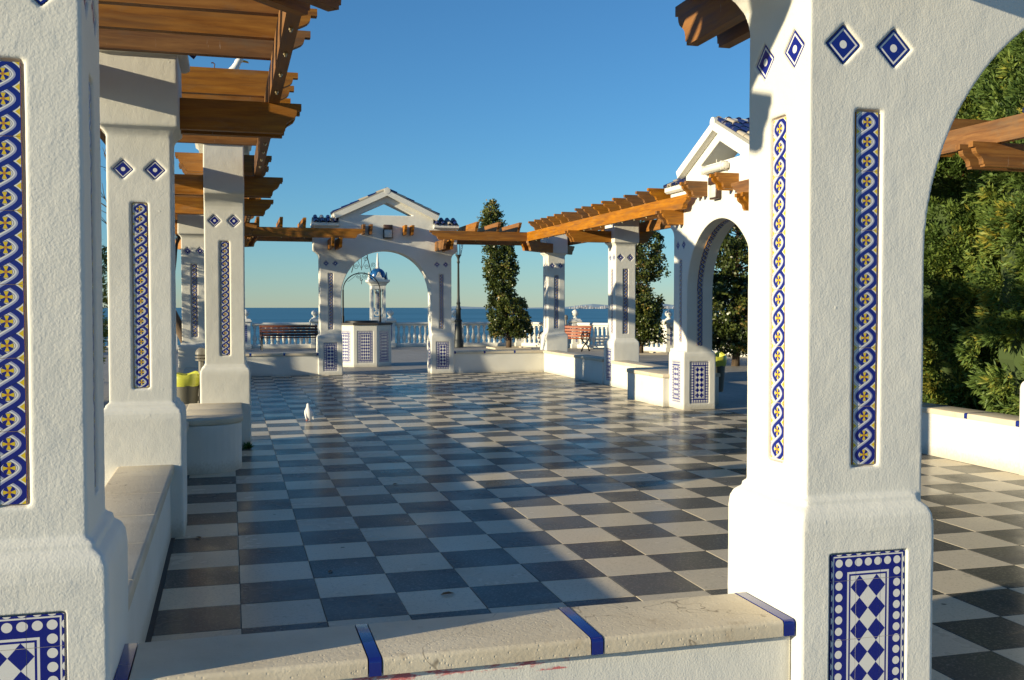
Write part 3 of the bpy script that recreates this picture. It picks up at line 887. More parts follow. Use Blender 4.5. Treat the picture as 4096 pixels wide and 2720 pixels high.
def rel(t):                                     # build a bay in world coordinates and hang it on its empty
    for o in bpy.data.objects:
        if o.parent == t and not o.get('_rel'):
            o.location = Vector(o.location) - Vector(t.location); o['_rel'] = 1
def strip_flags():
    for o in bpy.data.objects:
        if '_rel' in o: del o['_rel']
beam_obj(p, (XL_IN, YN_IN-0.10), (XL_IN, 7.06), Z_BM, False, True); beam_obj(p, (XL_OUT, YN_OUT), (XL_OUT, 7.0), Z_BM, False, True)
joists(p, [(LC, y) for y in (0.24, 0.76, 1.27, 1.785, 3.02, 3.50, 3.98, 4.47, 4.96, 5.45)], 0.0, 1.075, 0.66, XL_IN - LC)
bracket_pair(p, *C_2, 0.0, 1.045, 0.62)
bracket_pair(p, A_L[0], A_L[1]-1.2125, 0.0, 0.615, 1.12)
bracket_pair(p, C_NL[0], C_NL[1], R(45), 1.44, 0.86)
rel(p)
p = thing('timber_pergola', 'shaded pergola bay behind the left arch running to the far corner', 'pergola', (LC, 12.9, zf(12.9)), 0, G_P)
beam_obj(p, (XL_IN, YF_IN+0.03), (XL_IN, 8.31), Z_BM, False, True); beam_obj(p, (XL_OUT, YF_OUT), (XL_OUT, 8.3), Z_BM, False, True)
joists(p, [(LC, y) for y in (9.75, 10.25, 10.75, 11.25, 11.75, 12.25, 13.5, 14.0, 14.5, 15.0, 15.5)], 0.0, 1.075, 0.66, XL_IN - LC)
bracket_pair(p, *C_DK, 0.0, 1.045, 0.62)
bracket_pair(p, A_L[0], A_L[1]+1.2125, 0.0, 0.615, 1.12)
rel(p)
p = thing('timber_pergola', 'brown pergola bay left of the far arch above the dark bench', 'pergola', (0.6, 17.36, GZ), 0, G_P)
beam_obj(p, (XL_IN-0.04, YF_IN), (2.69, YF_IN), Z_BM, False, True); beam_obj(p, (XL_OUT, YF_OUT), (1.84, YF_OUT), Z_BM)
joists(p, [(x, C_FL[1]) for x in (0.52, 0.99, 1.45)], R(-90), 1.27, 0.62, C_FL[1]-YF_IN)
bracket_pair(p, A_FAR[0]-1.17, A_FAR[1], R(-90), 1.24, 0.62)
bracket_pair(p, *C_FL, R(-45), 1.50, 0.86)
rel(p)
p = thing('timber_pergola', 'orange brown pergola bay right of the far arch above the slim tree', 'pergola', (5.8, 17.36, GZ), 0, G_P)
beam_obj(p, (XR_IN+0.04, YF_IN), (4.06, YF_IN), Z_BM, False, True); beam_obj(p, (XR_OUT, YF_OUT), (4.70, YF_OUT), Z_BM)
joists(p, [(x, C_FL[1]) for x in (5.06, 5.54, 6.0)], R(-90), 1.27, 0.62, C_FL[1]-YF_IN)
bracket_pair(p, A_FAR[0]+1.17, A_FAR[1], R(-90), 1.24, 0.62)
bracket_pair(p, C_FR[0], C_FR[1], R(225), 1.42, 0.86)
rel(p)
p = thing('timber_pergola', 'long sunlit pergola bay on the right between far corner and right arch', 'pergola', (RC, 12.9, zf(12.9)), 0, G_P)
beam_obj(p, (XR_IN, YF_IN-0.037), (XR_IN, 8.24), Z_BM, False, True); beam_obj(p, (XR_OUT, YF_OUT), (XR_OUT, 8.3), Z_BM, False, True)
joists(p, [(RC, y) for y in (9.35, 9.80, 10.29, 10.80, 11.31, 11.81, 12.31, 12.68, 13.46, 13.92, 14.37, 14.81, 15.24, 15.68)], math.pi, 1.03, 0.66, RC - XR_IN)
bracket_pair(p, *C_4, math.pi, 1.11, 0.60)
bracket_pair(p, A_R[0], A_R[1]+1.2125, math.pi, 0.56, 1.15)
rel(p)
p = thing('timber_pergola', 'pergola bay on the right, its beam crossing before the conifer hedge', 'pergola', (RC, 3.0, zf(3.0)), 0, G_P)
beam_obj(p, (XR_IN, YN_IN), (XR_IN, 6.97), Z_BM, False, True); beam_obj(p, (XR_OUT, YN_OUT), (XR_OUT, 6.97), Z_BM, False, True)
joists(p, [(RC, y) for y in (-0.1, 0.4, 0.9, 3.22, 3.75, 4.25, 4.75, 5.25, 5.75)], math.pi, 1.03, 0.66, RC - XR_IN)
bracket_pair(p, *C_NR, math.pi, 1.10, 0.60)
bracket_pair(p, A_R[0], A_R[1]-1.2125, math.pi, 0.56, 1.15)
rel(p)
p = thing('timber_pergola', 'pergola bay over the front wall, one bracket seen at top right', 'pergola', (0.7, -1.71, zf(-1.7)), 0, G_P)
beam_obj(p, (XL_IN-0.05, YN_IN), (2.66, YN_IN), Z_BM, False, True); beam_obj(p, (XL_OUT, YN_OUT), (1.80, YN_OUT), Z_BM)
joists(p, [(x, -1.71) for x in (0.62, 1.1, 1.55)], R(90), 1.12, 0.62, YN_IN+1.71)
bracket_pair(p, A_N[0]-1.2125, -1.71, R(90), 1.12, 0.62)
rel(p)
strip_flags()

# ================================================================== seat walls, benches of plaster
def coping_me(L, w=0.35, h=0.052, mat=None, name='coping_stone', grow=0.0):
    r = 0.014; pts = []
    for cx, cz, a0 in ((w/2-r, h-r, 0), (-w/2+r, h-r, 90)):
        for i in range(4): a = R(a0 + 30*i); pts.append((cx + r*math.cos(a)*(1+grow), cz + r*math.sin(a)*(1+grow)))
    pts += [(-w/2, 0.0), (w/2, 0.0)]
    mb = MB(); mb.prism([(a, b) for a, b in pts][::-1], 0.0015, L-0.0015, 'X')
    me = weld(mb.mesh(name, mat or STONE), R(35))
    return me
WALL_H = 0.43
def seat_wall(p0, p1, side, label, step=0.70, first=None, div=True, body_mat=None, voxel=None):
    """wall from p0 to p1 (plaza-side body line); side = +1 body lies to the left of the direction"""
    d = Vector((p1[0]-p0[0], p1[1]-p0[1], 0)); L = d.length; a = math.atan2(d.y, d.x)
    t = thing('seat_wall', label, 'wall', (p0[0], p0[1], zf(p0[1])), a, 'low white seat walls round the plaza')
    sl = (zf(p1[1]) - zf(p0[1]))/L
    mb = MB(); y0, y1 = (0, 0.30) if side > 0 else (-0.30, 0)
    mb.prism([(0, -0.15), (L, -0.15), (L, WALL_H + sl*L), (0, WALL_H)], y0, y1, 'Y')
    me = weld(mb.mesh('wall_body', body_mat or STUCCO))
    if voxel: me = plaster([me], voxel, body_mat or STUCCO, name='wall_plaster')
    obj('wall_body', me, t)
    yc = (y0+y1)/2; x = 0.0; marks = []
    if first is None: first = step
    xs = [0.0]; q = first
    while q < L - 0.12: xs.append(q); q += step
    xs.append(L)
    dw = 0.042 if div else 0.003
    for i, (xa, xb) in enumerate(zip(xs[:-1], xs[1:])):
        ca = xa + dw/2 if i > 0 or div else xa
        cb = xb - dw/2 if i < len(xs)-2 or div else xb
        if i == 0 and div: ca = xa + dw
        if i == len(xs)-2 and div: cb = xb - dw
        obj('coping_stone', coping_me(cb-ca), t, (ca, yc, WALL_H + sl*ca + rnd.uniform(-0.001, 0.001)), (0, -math.atan(sl), 0))
    if div:
        for i, xx in enumerate(xs):
            xa = xx if i == 0 else (xx - dw if i == len(xs)-1 else xx - dw/2)
            obj('divider_tile', coping_me(dw-0.002, 0.353, 0.0532, COBALT, 'divider_tile'), t, (xa+0.001, yc, WALL_H + sl*xx), (0, -math.atan(sl), 0))
    return t
seat_wall((1.765, -1.62), (-0.365, -1.62), +1, 'foreground seat wall with cream coping and cobalt divider tiles', 0.70, 0.70, True, STUCCO_NEAR, 0.014)
seat_wall((-0.425, -1.45), (-0.425, 2.06), +1, 'shaded seat wall on the left between the two nearest columns', 0.62, 0.62, False)
seat_wall((-0.425, 2.56), (-0.425, 6.21), +1, 'left seat wall hidden behind the second column and round-ended bench', 0.62, 0.62, False)
seat_wall((-0.425, 9.16), (-0.425, 12.61), +1, 'seat wall behind the left bin', 0.62, 0.62, False)
seat_wall((-0.425, 13.11), (-0.425, 17.12), +1, 'seat wall at the far left hidden behind the sunlit columns', 0.62, 0.62, False)
seat_wall((-0.345, 17.13), (1.79, 17.13), +1, 'shaded seat wall left of the far arch below the dark bench', 0.70, 0.72)
seat_wall((4.76, 17.13), (6.885, 17.13), +1, 'sunlit cracked seat wall right of the far arch', 0.70, 0.70)
seat_wall((6.83, 17.02), (6.83, 13.28), +1, 'sunlit seat wall on the right in front of the red bench', 0.62, 0.62, False)
seat_wall((6.83, 12.78), (6.83, 9.08), +1, 'sunlit seat wall behind the rounded bench of the right arch', 0.62, 0.62, False)
seat_wall((6.83, 6.12), (6.83, 2.63), +1, 'sunlit seat wall in front of the conifer hedge', 0.70, 0.70)

def round_bench(poly, cut_ys, label):
    t = thing('round_bench', label, 'bench', (poly[0][0], poly[0][1], zf(poly[0][1])), 0, 'round-ended plaster benches')
    ox, oy = poly[0]
    loc = [(x-ox, y-oy) for x, y in poly]
    mb = MB(); mb.prism(loc, -0.1, WALL_H, 'Z'); me = plaster([weld(mb.mesh('bench_body', STUCCO))], 0.012, STUCCO, name='bench_plaster')
    obj('bench_body', me, t)
    cx = sum(x for x, y in loc)/len(loc); cy = sum(y for x, y in loc)/len(loc)
    big = [(cx + (x-cx)*1.075, cy + (y-cy)*1.012) for x, y in loc]
    lim = sorted([min(y for x, y in big)-1] + [c-oy for c in cut_ys] + [max(y for x, y in big)+1])
    for a, b in zip(lim[:-1], lim[1:]):
        m1 = MB(); m1.prism(big, 0, 0.056, 'Z'); me = weld(m1.mesh('coping_stone', STONE))
        bm = bmesh.new(); bm.from_mesh(me)
        for yy, nn in ((a+0.002, -1), (b-0.002, 1)):
            g = bmesh.ops.bisect_plane(bm, geom=bm.verts[:]+bm.edges[:]+bm.faces[:], plane_co=(0, yy, 0), plane_no=(0, nn, 0), clear_outer=True)
            ed = [e for e in bm.edges if e.is_boundary]
            if ed: bmesh.ops.holes_fill(bm, edges=ed)
        bmesh.ops.triangulate(bm, faces=[f for f in bm.faces if len(f.verts) > 4])
        bm.to_mesh(me); bm.free()
        bevel(me, 0.012, 2, R(50))
        obj('coping_stone', me, t, (0, 0, WALL_H))
    return t
def arc(cx, cy, r, a0, a1, n=8): return [(cx + r*math.cos(R(a0+(a1-a0)*i/n)), cy + r*math.sin(R(a0+(a1-a0)*i/n))) for i in range(n+1)]
round_bench([(-0.44, 6.22), (-0.44, 4.58)] + arc(-0.30, 4.93, 0.36, -90, 0)[0:] + [(0.06, 6.22)], (5.05, 5.6), 'round-ended plaster bench on the left beside the yellow bin bag')
round_bench([(6.86, 9.06), (6.86, 10.75)] + arc(6.56, 10.40, 0.36, 90, 180) + [(6.20, 9.06)], (9.55, 10.1), 'round-ended sunlit bench against the right arch')

# ================================================================== balustrade along the sea
def baluster_mesh():
    pr = [(0.062, 0), (0.062, 0.05), (0.045, 0.06), (0.052, 0.085), (0.075, 0.16), (0.082, 0.215), (0.070, 0.27), (0.040, 0.34), (0.034, 0.42), (0.042, 0.50), (0.046, 0.53), (0.036, 0.545), (0.055, 0.57), (0.062, 0.585), (0.062, 0.645)]
    m1 = MB(); m1.lathe(pr, 12); return weld(m1.mesh('baluster', STUCCO), R(40))
BALUSTER = baluster_mesh()
def post_thing(x, y, label):
    t = thing('balustrade_post', label, 'post', (x, y, GZ), 0, 'posts of the sea balustrade')
    m1 = MB(); m1.loft([rsq(h, h, 0.008, z, seg=1) for z, h in ((-0.05, 0.19), (0.14, 0.19), (0.15, 0.155), (0.90, 0.155), (0.905, 0.17), (0.93, 0.195), (0.96, 0.205), (0.985, 0.20), (1.00, 0.17), (1.045, 0.16))])
    obj('post_body', weld(m1.mesh('post_body', STUCCO), R(40)), t)
    m1 = MB(); m1.lathe([(0.13, 1.045), (0.125, 1.075), (0.075, 1.10), (0.055, 1.135), (0.075, 1.16), (0.118, 1.20), (0.132, 1.245), (0.122, 1.29), (0.09, 1.33), (0.055, 1.355), (0.035, 1.375), (0.0, 1.385)], 18, cap=False)
    obj('ball_finial', weld(m1.mesh('ball_finial', STUCCO), R(60)), t)
    m1 = MB(); box_uv(m1, -0.03, 0.03, -0.159, -0.15, 0.22, 0.85, (0, 1, 0, 1)); obj('tile_strip', m1.mesh('tile_strip', DOTS), t)
    return t
def balustrade(p0, p1, label, gap=0.20):
    d = Vector((p1[0]-p0[0], p1[1]-p0[1], 0)); L0 = d.length; a = math.atan2(d.y, d.x); L = L0 - 2*gap
    ox, oy = p0[0] + d.x/L0*gap, p0[1] + d.y/L0*gap
    t = thing('balustrade', label, 'balustrade', (ox, oy, GZ), a, 'runs of white sea balustrade')
    m1 = MB(); m1.prism([(-0.11, -0.05), (0.11, -0.05), (0.11, 0.10), (0.085, 0.135), (-0.085, 0.135), (-0.11, 0.10)], 0, L, 'X'); obj('base_rail', weld(m1.mesh('base_rail', STUCCO), R(30)), t)
    m1 = MB(); m1.prism([(-0.07, 0.778), (0.07, 0.778), (0.075, 0.81), (0.115, 0.835), (0.12, 0.875), (0.095, 0.91), (-0.095, 0.91), (-0.12, 0.875), (-0.115, 0.835), (-0.075, 0.81)], 0, L, 'X'); obj('top_rail', weld(m1.mesh('top_rail', STUCCO), R(30)), t)
    n = max(2, int(round(L/0.208)))
    for i in range(n): obj('baluster', BALUSTER, t, (L*(i+0.5)/n, 0, 0.134))
    return t
BAL = [(-7.2, 32.4), (-4.55, 32.4), (-1.95, 32.4), (0.52, 32.4), (2.95, 32.4), (5.69, 32.4), (8.10, 32.35), (10.45, 31.75), (11.95, 29.65), (13.0, 27.7), (13.85, 25.75), (14.55, 23.3), (15.0, 20.6), (15.35, 18.0), (15.6, 15.4), (15.9, 12.8), (16.1, 10.0), (16.3, 7.2)]
plab = ['leftmost ball-topped post of the sea balustrade', 'second ball-topped balustrade post from the far left', 'ball-topped post glimpsed left of the shaded column', 'ball-topped post left of the dark bench', 'ball-topped post right of the dark bench', 'ball-topped post beside the blue-domed pillar', 'ball-topped post behind the lamp post', 'ball-topped post behind the slim leafy tree', 'sunlit ball-topped post above the red bench', 'ball-topped post behind the fourth column', 'shaded ball-topped post right of the second tree', 'ball-topped post behind the right arch pillar', 'ball-topped post seen through the right arch', 'ball-topped post behind the dark tree in the arch', 'ball-topped post behind the right arch wall', 'ball-topped post far right behind the hedge', 'ball-topped post further right behind the hedge', 'last ball-topped post on the right behind the hedge']
for (x, y), l in zip(BAL, plab): post_thing(x, y, l)
blab = ['balustrade run at the far left end', 'balustrade run left of the shaded column', 'balustrade run behind the sunlit left columns', 'balustrade run behind the dark bench', 'balustrade run behind the tiled well', 'balustrade run right of the blue-domed pillar, seen through the arch', 'balustrade run behind the slim leafy tree', 'balustrade run right of the slim leafy tree', 'bright balustrade run behind the red bench', 'balustrade run behind the fourth column', 'balustrade run behind the second tree', 'balustrade run behind the right arch pillar', 'balustrade run seen low through the right arch', 'balustrade run behind the dark tree in the arch', 'balustrade run behind the right arch wall', 'balustrade run behind the hedge', 'last balustrade run on the right']
for (q0, q1, l) in zip(BAL[:-1], BAL[1:], blab): balustrade(q0, q1, l)

# blue-domed pillar on the balustrade
t = thing('domed_pillar', 'tall white pillar with blue dome and spire by the sea', 'pillar', (5.26, 32.65, GZ))
m1 = MB()
m1.loft([rsq(h, h, 0.01, z, seg=1) for z, h in ((-0.05, 0.34), (0.80, 0.34), (0.92, 0.29), (1.02, 0.27))])
for sx, sy in ((-1,-1), (1,-1), (1,1), (-1,1)):
    m1.box(sx*0.26 - (0.075 if sx > 0 else 0), sx*0.26 + (0.075 if sx < 0 else 0), sy*0.26 - (0.075 if sy > 0 else 0), sy*0.26 + (0.075 if sy < 0 else 0), 1.0, 2.26)
m1.box(-0.255, 0.255, -0.255, 0.255, 1.02, 1.10); m1.box(-0.255, 0.255, -0.255, 0.255, 2.13, 2.26)
obj('pillar_body', weld(m1.mesh('pillar_body', STUCCO)), t)
for f in range(4):
    m1 = MB(); b0 = 0; face_box(m1, R(90*f), -0.075, 0.075, -0.235, -0.20, 1.36, 2.06)
    N = 16
    for zc in (1.24, 2.06):                          # pierced rings below and above the tile strip
        rings = []
        for rr, yy in ((0.105, -0.235), (0.105, -0.20), (0.065, -0.20), (0.065, -0.235)):
            ring = []
            for i in range(N):
                px, py = rot2(rr*math.cos(2*math.pi*i/N), yy, R(90*f)); ring.append((px, py, zc + rr*math.sin(2*math.pi*i/N)))
            rings.append(ring)
        m1.loft(rings + [rings[0]], True, False)
    obj('fretwork', weld(m1.mesh('fretwork', STUCCO)), t)
    for i in range(3): put('ceramic_tile', STRIP_ME, t, R(90*f), 0, -0.239, 1.40 + 0.2*i)
m1 = MB(); m1.loft([rsq(h, h, 0.006, z, seg=1) for z, h in ((2.26, 0.27), (2.28, 0.29), (2.32, 0.30), (2.37, 0.36), (2.40, 0.395), (2.47, 0.40), (2.48, 0.37))]); obj('cornice', weld(m1.mesh('cornice', STUCCO), R(40)), t)
m1 = MB(); m1.lathe([(0.27, 2.48), (0.292, 2.56), (0.295, 2.64), (0.272, 2.73), (0.225, 2.81), (0.15, 2.87), (0.07, 2.90)], 20); obj('dome', weld(m1.mesh('dome', DOME), R(60)), t)
m1 = MB(); m1.lathe([(0.075, 2.88), (0.075, 2.93), (0.055, 2.96), (0.05, 3.03), (0.058, 3.08), (0.062, 3.10), (0.045, 3.13), (0.02, 3.46), (0.0, 3.47)], 12, cap=False); obj('spire', weld(m1.mesh('spire', STUCCO), R(50)), t)
for f in range(4):
    m1 = MB(); poly = [(-0.20, 2.48), (0.20, 2.48), (0.21, 2.53), (0.16, 2.56), (0.12, 2.545), (0.10, 2.59), (0.065, 2.66), (0.045, 2.72), (0.0, 2.765), (-0.045, 2.72), (-0.065, 2.66), (-0.10, 2.59), (-0.12, 2.545), (-0.16, 2.56), (-0.21, 2.53)]
    m1.prism(poly, -0.345, -0.305, 'Y')
    for i, v in enumerate(m1.v): px, py = rot2(v[0], v[1], R(90*f)); m1.v[i] = (px, py, v[2])
    me = weld(m1.mesh('crest', STUCCO)); obj('crest', me, t)

# ================================================================== tiled well
WX, WY = 3.17, 20.72
t = thing('tiled_well', 'octagonal white well with blue tiled panels and iron hoop', 'well', (WX, WY, GZ))
def octa(r, z, a0=22.5): return [(r/math.cos(R(22.5))*math.cos(R(a0+45*i)), r/math.cos(R(22.5))*math.sin(R(a0+45*i)), z) for i in range(8)]
AP = 0.70; SIDE = 2*AP*math.tan(R(22.5))
m1 = MB(); m1.loft([octa(AP, -0.08), octa(AP, 1.02)])
wb = weld(m1.mesh('w', STUCCO)); c = MB()
for f in range(8):
    face_box(c, R(45*f), -WPANEL_W/2-0.008, WPANEL_W/2+0.008, -AP-0.05, -AP+0.016, 0.092, 0.108+WPANEL_H)
wb = cut(wb, weld(c.mesh('c', STUCCO)))
obj('well_body', plaster([wb], 0.012, STUCCO, name='well_plaster'), t)
for f in (7, 0, 1, 2, 6): add_panel(t, R(45*f), 0, -AP, 0, 0, WPANEL_ME, 0.10)
RIMM = Mat('dark_stone_rim', (0.055, 0.047, 0.038), 0.6).m
m1 = MB(); m1.loft([octa(AP+0.01, 1.02), octa(AP+0.035, 1.03), octa(AP+0.035, 1.065), octa(AP+0.015, 1.075)]); obj('stone_rim', weld(m1.mesh('stone_rim', RIMM)), t)
m1 = MB(); m1.lathe([(0.42, 1.075), (0.42, 1.115), (0.40, 1.125), (0.0, 1.13)], 24, cap=False); obj('lid', weld(m1.mesh('lid', IRON), R(40)), t)
m1 = MB()
HR = 0.465
for s in (-1, 1):
    m1.tube([(s*HR, 0, 1.06), (s*HR, 0, 1.9)], 0.022, 8); m1.tube([(s*HR, 0, 1.06), (s*HR, 0, 1.25)], 0.032, 8)
hoop = [(HR*math.cos(R(180-180*i/30)), 0, 1.88 + HR*0.95*math.sin(R(180-180*i/30))) for i in range(31)]
m1.tube(hoop, 0.014, 8)
obj('iron_hoop', weld(m1.mesh('iron_hoop', IRON), R(50)), t)
def curl(cx, cz, r, a0, turns, sgn=1, n=26):
    out = []
    for i in range(n+1):
        f = i/n; a = R(a0) + sgn*turns*2*math.pi*f; rr = r*(1-0.72*f); out.append((cx + rr*math.cos(a), 0, cz + rr*math.sin(a)))
    return out
m1 = MB()
zt = 2.37
for s in (-1, 1):
    for cx, cz, r, a0, tn, sg in ((0.10, zt+0.30, 0.060, 180, 1.5, -1), (0.10, zt+0.50, 0.060, 180, 1.5, 1), (0.13, zt+0.10, 0.065, 180, 1.5, -1), (0.30, zt+0.16, 0.060, 240, 1.6, -1), (0.34, zt+0.05, 0.060, 90, 1.6, -1), (0.42, zt-0.05, 0.065, 60, 1.6, -1), (0.07, zt-0.12, 0.065, 0, 1.5, -1)):
        m1.tube([(s*x, y, z) for x, y, z in curl(cx, cz, r, a0, tn, sg)], 0.0055, 5)
    m1.tube([(s*0.25, 0, zt-0.04), (s*0.20, 0, zt+0.14), (s*0.15, 0, zt+0.34), (s*0.145, 0, zt+0.46), (s*0.19, 0, zt+0.58)], 0.011, 6)
    m1.tube([(0, 0, zt+0.06), (s*0.07, 0, zt+0.20), (s*0.15, 0, zt+0.40)], 0.005, 5)
    m1.tube([(s*0.06, 0, zt-0.02), (s*0.20, 0, zt-0.16), (s*0.33, 0, zt-0.26), (s*0.40, 0, zt-0.24)], 0.005, 5)
m1.tube([(0, 0, zt+0.02), (0, 0, zt+0.56)], 0.009, 6)
m1.tube(curl(0, zt-0.21, 0.042, 90, 1.0, 1), 0.009, 6); m1.tube([(0, 0, zt-0.25), (0, 0, zt-0.33)], 0.009, 6)
obj('iron_scrollwork', weld(m1.mesh('iron_scrollwork', IRON)), t)

# ================================================================== lamp post
t = thing('street_lamp', 'dark cast-iron lamp post right of the far arch', 'street lamp', (8.02, 31.3, GZ))
m1 = MB(); m1.lathe([(0.19, 0), (0.19, 0.22), (0.165, 0.26), (0.15, 0.34), (0.125, 0.75), (0.12, 0.92), (0.145, 0.95), (0.145, 0.99), (0.10, 1.03), (0.085, 1.35), (0.105, 1.38), (0.105, 1.42), (0.075, 1.47), (0.065, 1.58), (0.085, 1.61), (0.06, 1.65), (0.048, 1.9), (0.035, 3.05), (0.05, 3.08), (0.06, 3.12), (0.04, 3.16), (0.05, 3.25), (0.09, 3.34), (0.05, 3.36)], 14)
obj('lamp_column', weld(m1.mesh('lamp_column', LAMP_IRON), R(40)), t)
m1 = MB()
for i in range(6):
    a = R(60*i); m1.tube([(0.09*math.cos(a), 0.09*math.sin(a), 3.36), (0.19*math.cos(a), 0.19*math.sin(a), 3.85)], 0.012, 5)
m1.lathe([(0.11, 3.34), (0.115, 3.37), (0.09, 3.375)], 6); m1.lathe([(0.205, 3.84), (0.21, 3.87), (0.13, 4.02), (0.05, 4.08), (0.03, 4.2), (0.0, 4.22)], 6, cap=False)
obj('lantern_frame', weld(m1.mesh('lantern_frame', LAMP_IRON)), t)
LGM = Mat('lantern_glass', (0.9, 0.95, 0.97), 0.05); LGM.b.inputs['Transmission Weight'].default_value = 1.0; LGM.b.inputs['IOR'].default_value = 1.02
m1 = MB(); m1.lathe([(0.085, 3.38), (0.182, 3.84)], 6, cap=False); obj('lantern_glass', m1.mesh('lantern_glass', LGM.m), t)

# ================================================================== benches
def slat_bench(name, label, loc, rz, L, wood, scrolly):
    t = thing(name, label, 'bench', loc, rz, 'wooden promenade benches')           # faces -Y
    for i in range(4):
        z = 0.50 + 0.098*i; y = 0.20 + 0.035*i
        m1 = MB(); m1.box(-L/2, L/2, -0.015, 0.015, -0.040, 0.040); me = bevel(m1.mesh('back_slat', wood), 0.006, 1); obj('back_slat', me, t, (0, y, z), (R(-14), 0, 0))
    for i in range(5):
        m1 = MB(); m1.box(-L/2, L/2, -0.036, 0.036, -0.015, 0.015); me = bevel(m1.mesh('seat_slat', wood), 0.006, 1); obj('seat_slat', me, t, (0, -0.235 + 0.088*i, 0.425 - 0.004*i + (0.006 if i == 0 else 0)), (0, 0, 0))
    for s in (-1, 1):
        x = s*(L/2 - 0.05)
        m1 = MB()
        if scrolly:
            m1.tube([(x, 0.22, 0.40), (x, 0.27, 0.62), (x, 0.335, 0.84)], [0.022, 0.02, 0.016], 8)
            m1.tube([(x, -0.25, 0.0), (x, -0.20, 0.10), (x, -0.08, 0.20), (x, 0.02, 0.26), (x, 0.14, 0.33), (x, 0.22, 0.41)], [0.028, 0.02, 0.022, 0.026, 0.022, 0.02], 8)
            m1.tube([(x, 0.25, 0.0), (x, 0.19, 0.11), (x, 0.08, 0.20), (x, -0.02, 0.26), (x, -0.16, 0.33), (x, -0.25, 0.41)], [0.028, 0.02, 0.022, 0.026, 0.022, 0.02], 8)
            m1.tube([(x, -0.27, 0.40), (x, 0.22, 0.40)], 0.02, 8)
            m1.tube([(x, -0.27, 0.40), (x, -0.28, 0.52), (x, -0.20, 0.61), (x, -0.02, 0.63), (x, 0.16, 0.60), (x, 0.25, 0.56)], [0.018, 0.02, 0.022, 0.022, 0.02, 0.016], 8)
            for cy, sg in ((-0.12, 1), (0.08, -1)):
                m1.tube([(x, cy + sg*q[0], q[2]) for q in curl(0, 0.51, 0.075, 90, 1.3, 1)], 0.012, 6)
        else:
            m1.tube([(x, 0.30, 0.0), (x, 0.22, 0.40), (x, 0.335, 0.84)], 0.02, 6); m1.tube([(x, -0.27, 0.0), (x, -0.25, 0.41), (x, 0.22, 0.40)], 0.02, 6)
            m1.tube([(x, -0.26, 0.40), (x, -0.25, 0.58), (x, 0.25, 0.60)], 0.016, 6)
        obj('iron_side', weld(m1.mesh('iron_side', IRON), R(50)), t)
    return t
slat_bench('promenade_bench', 'dark red slatted bench left of the far arch facing the plaza', (1.95, 30.75, GZ), R(3), 1.98, BENCH_DARK, False)
slat_bench('promenade_bench', 'orange-red slatted bench with curly iron arms by the sea', (10.85, 27.55, GZ), R(-51), 1.75, BENCH_RED, True)

# ================================================================== litter bins
def bag_mesh(r0, r1, z0, z1, mat, seed, peak=0.0):
    r_ = random.Random(seed); N = 28; rings = []
    prof = [(r0, z0), (r1*1.04, z0+0.03), (r1*1.08, z0+0.10), (r1*1.05, z1-0.02), (r1*0.98, z1), (r1*0.80, z1-0.02), (r1*0.72, z1-0.12), (r1*0.60, z1-0.2)]
    for k, (r, z) in enumerate(prof):
        ring = []
        for i in range(N):
            a = 2*math.pi*i/N; w = 1 + (0.03*math.sin(5*a+0.6*k+seed) + 0.02*math.sin(11*a+k) + r_.uniform(-0.012, 0.012))*(1 if k < 6 else 0.3)
            lift = peak*max(0, math.cos(a - 0.6))**3 if 2 < k < 6 else 0
            ring.append((r*w*math.cos(a), r*w*math.sin(a), z + (0.012*math.sin(4*a+seed) if 0 < k < 6 else 0) + lift))
        rings.append(ring)
    m1 = MB(); m1.loft(rings, True, False); m1.face([len(m1.v)-N+i for i in range(N)])
    return weld(m1.mesh('bin_bag', mat), R(50))
def bin_thing(label, loc, rz, bag, pole_side=1, peak=0.0, cap=True, low=0.0):
    t = thing('litter_bin', label, 'bin', (loc[0], loc[1], loc[2]-low), rz, 'litter bins')
    m1 = MB(); N = 20; rings = []
    for z, r in ((0.30, 0.115), (0.31, 0.13), (0.60, 0.152), (0.80, 0.165)): rings.append([(r*math.cos(2*math.pi*i/N)*(1 + (0.02 if i % 5 == 0 else 0)), r*math.sin(2*math.pi*i/N)*(1 + (0.02 if i % 5 == 0 else 0)), z) for i in range(N)])
    m1.loft(rings); obj('bin_body', weld(m1.mesh('bin_body', BINM), R(40)), t)
    obj('bin_bag', bag_mesh(0.158, 0.168, 0.70, 0.86, bag, 5, peak), t)
    m1 = MB(); m1.lathe([(0.035, low-0.03), (0.035, 1.02)], 10, (pole_side*0.195, 0.03, 0)); m1.box(pole_side*0.195-0.05, pole_side*0.195+0.02, 0.0, 0.06, 0.5, 0.56)
    if cap: m1.lathe([(0.036, 1.02), (0.075, 1.03), (0.075, 1.045), (0.05, 1.055), (0.075, 1.07), (0.075, 1.085), (0.05, 1.095), (0.078, 1.11), (0.075, 1.135), (0.06, 1.17), (0.03, 1.195), (0.0, 1.20)], 14, (pole_side*0.195, 0.03, 0), cap=False)
    obj('bin_post', weld(m1.mesh('bin_post', POLEM), R(40)), t)
    return t
bin_thing('grey litter bin with yellow bag behind the left columns', (-0.60, 8.95, zf(8.95)), 0.0, YBAG, 1, 0.02, True, 0.24)
bin_thing('grey litter bin with yellow bag behind the right arch pillar', (7.25, 9.45, zf(9.45)), 0.0, YBAG, -1, 0.05, False, 0.13)
bin_thing('litter bin with teal bag and dark hood beside the red bench', (11.05, 28.55, GZ), 0.0, TBAG, 1, 0.0, True)

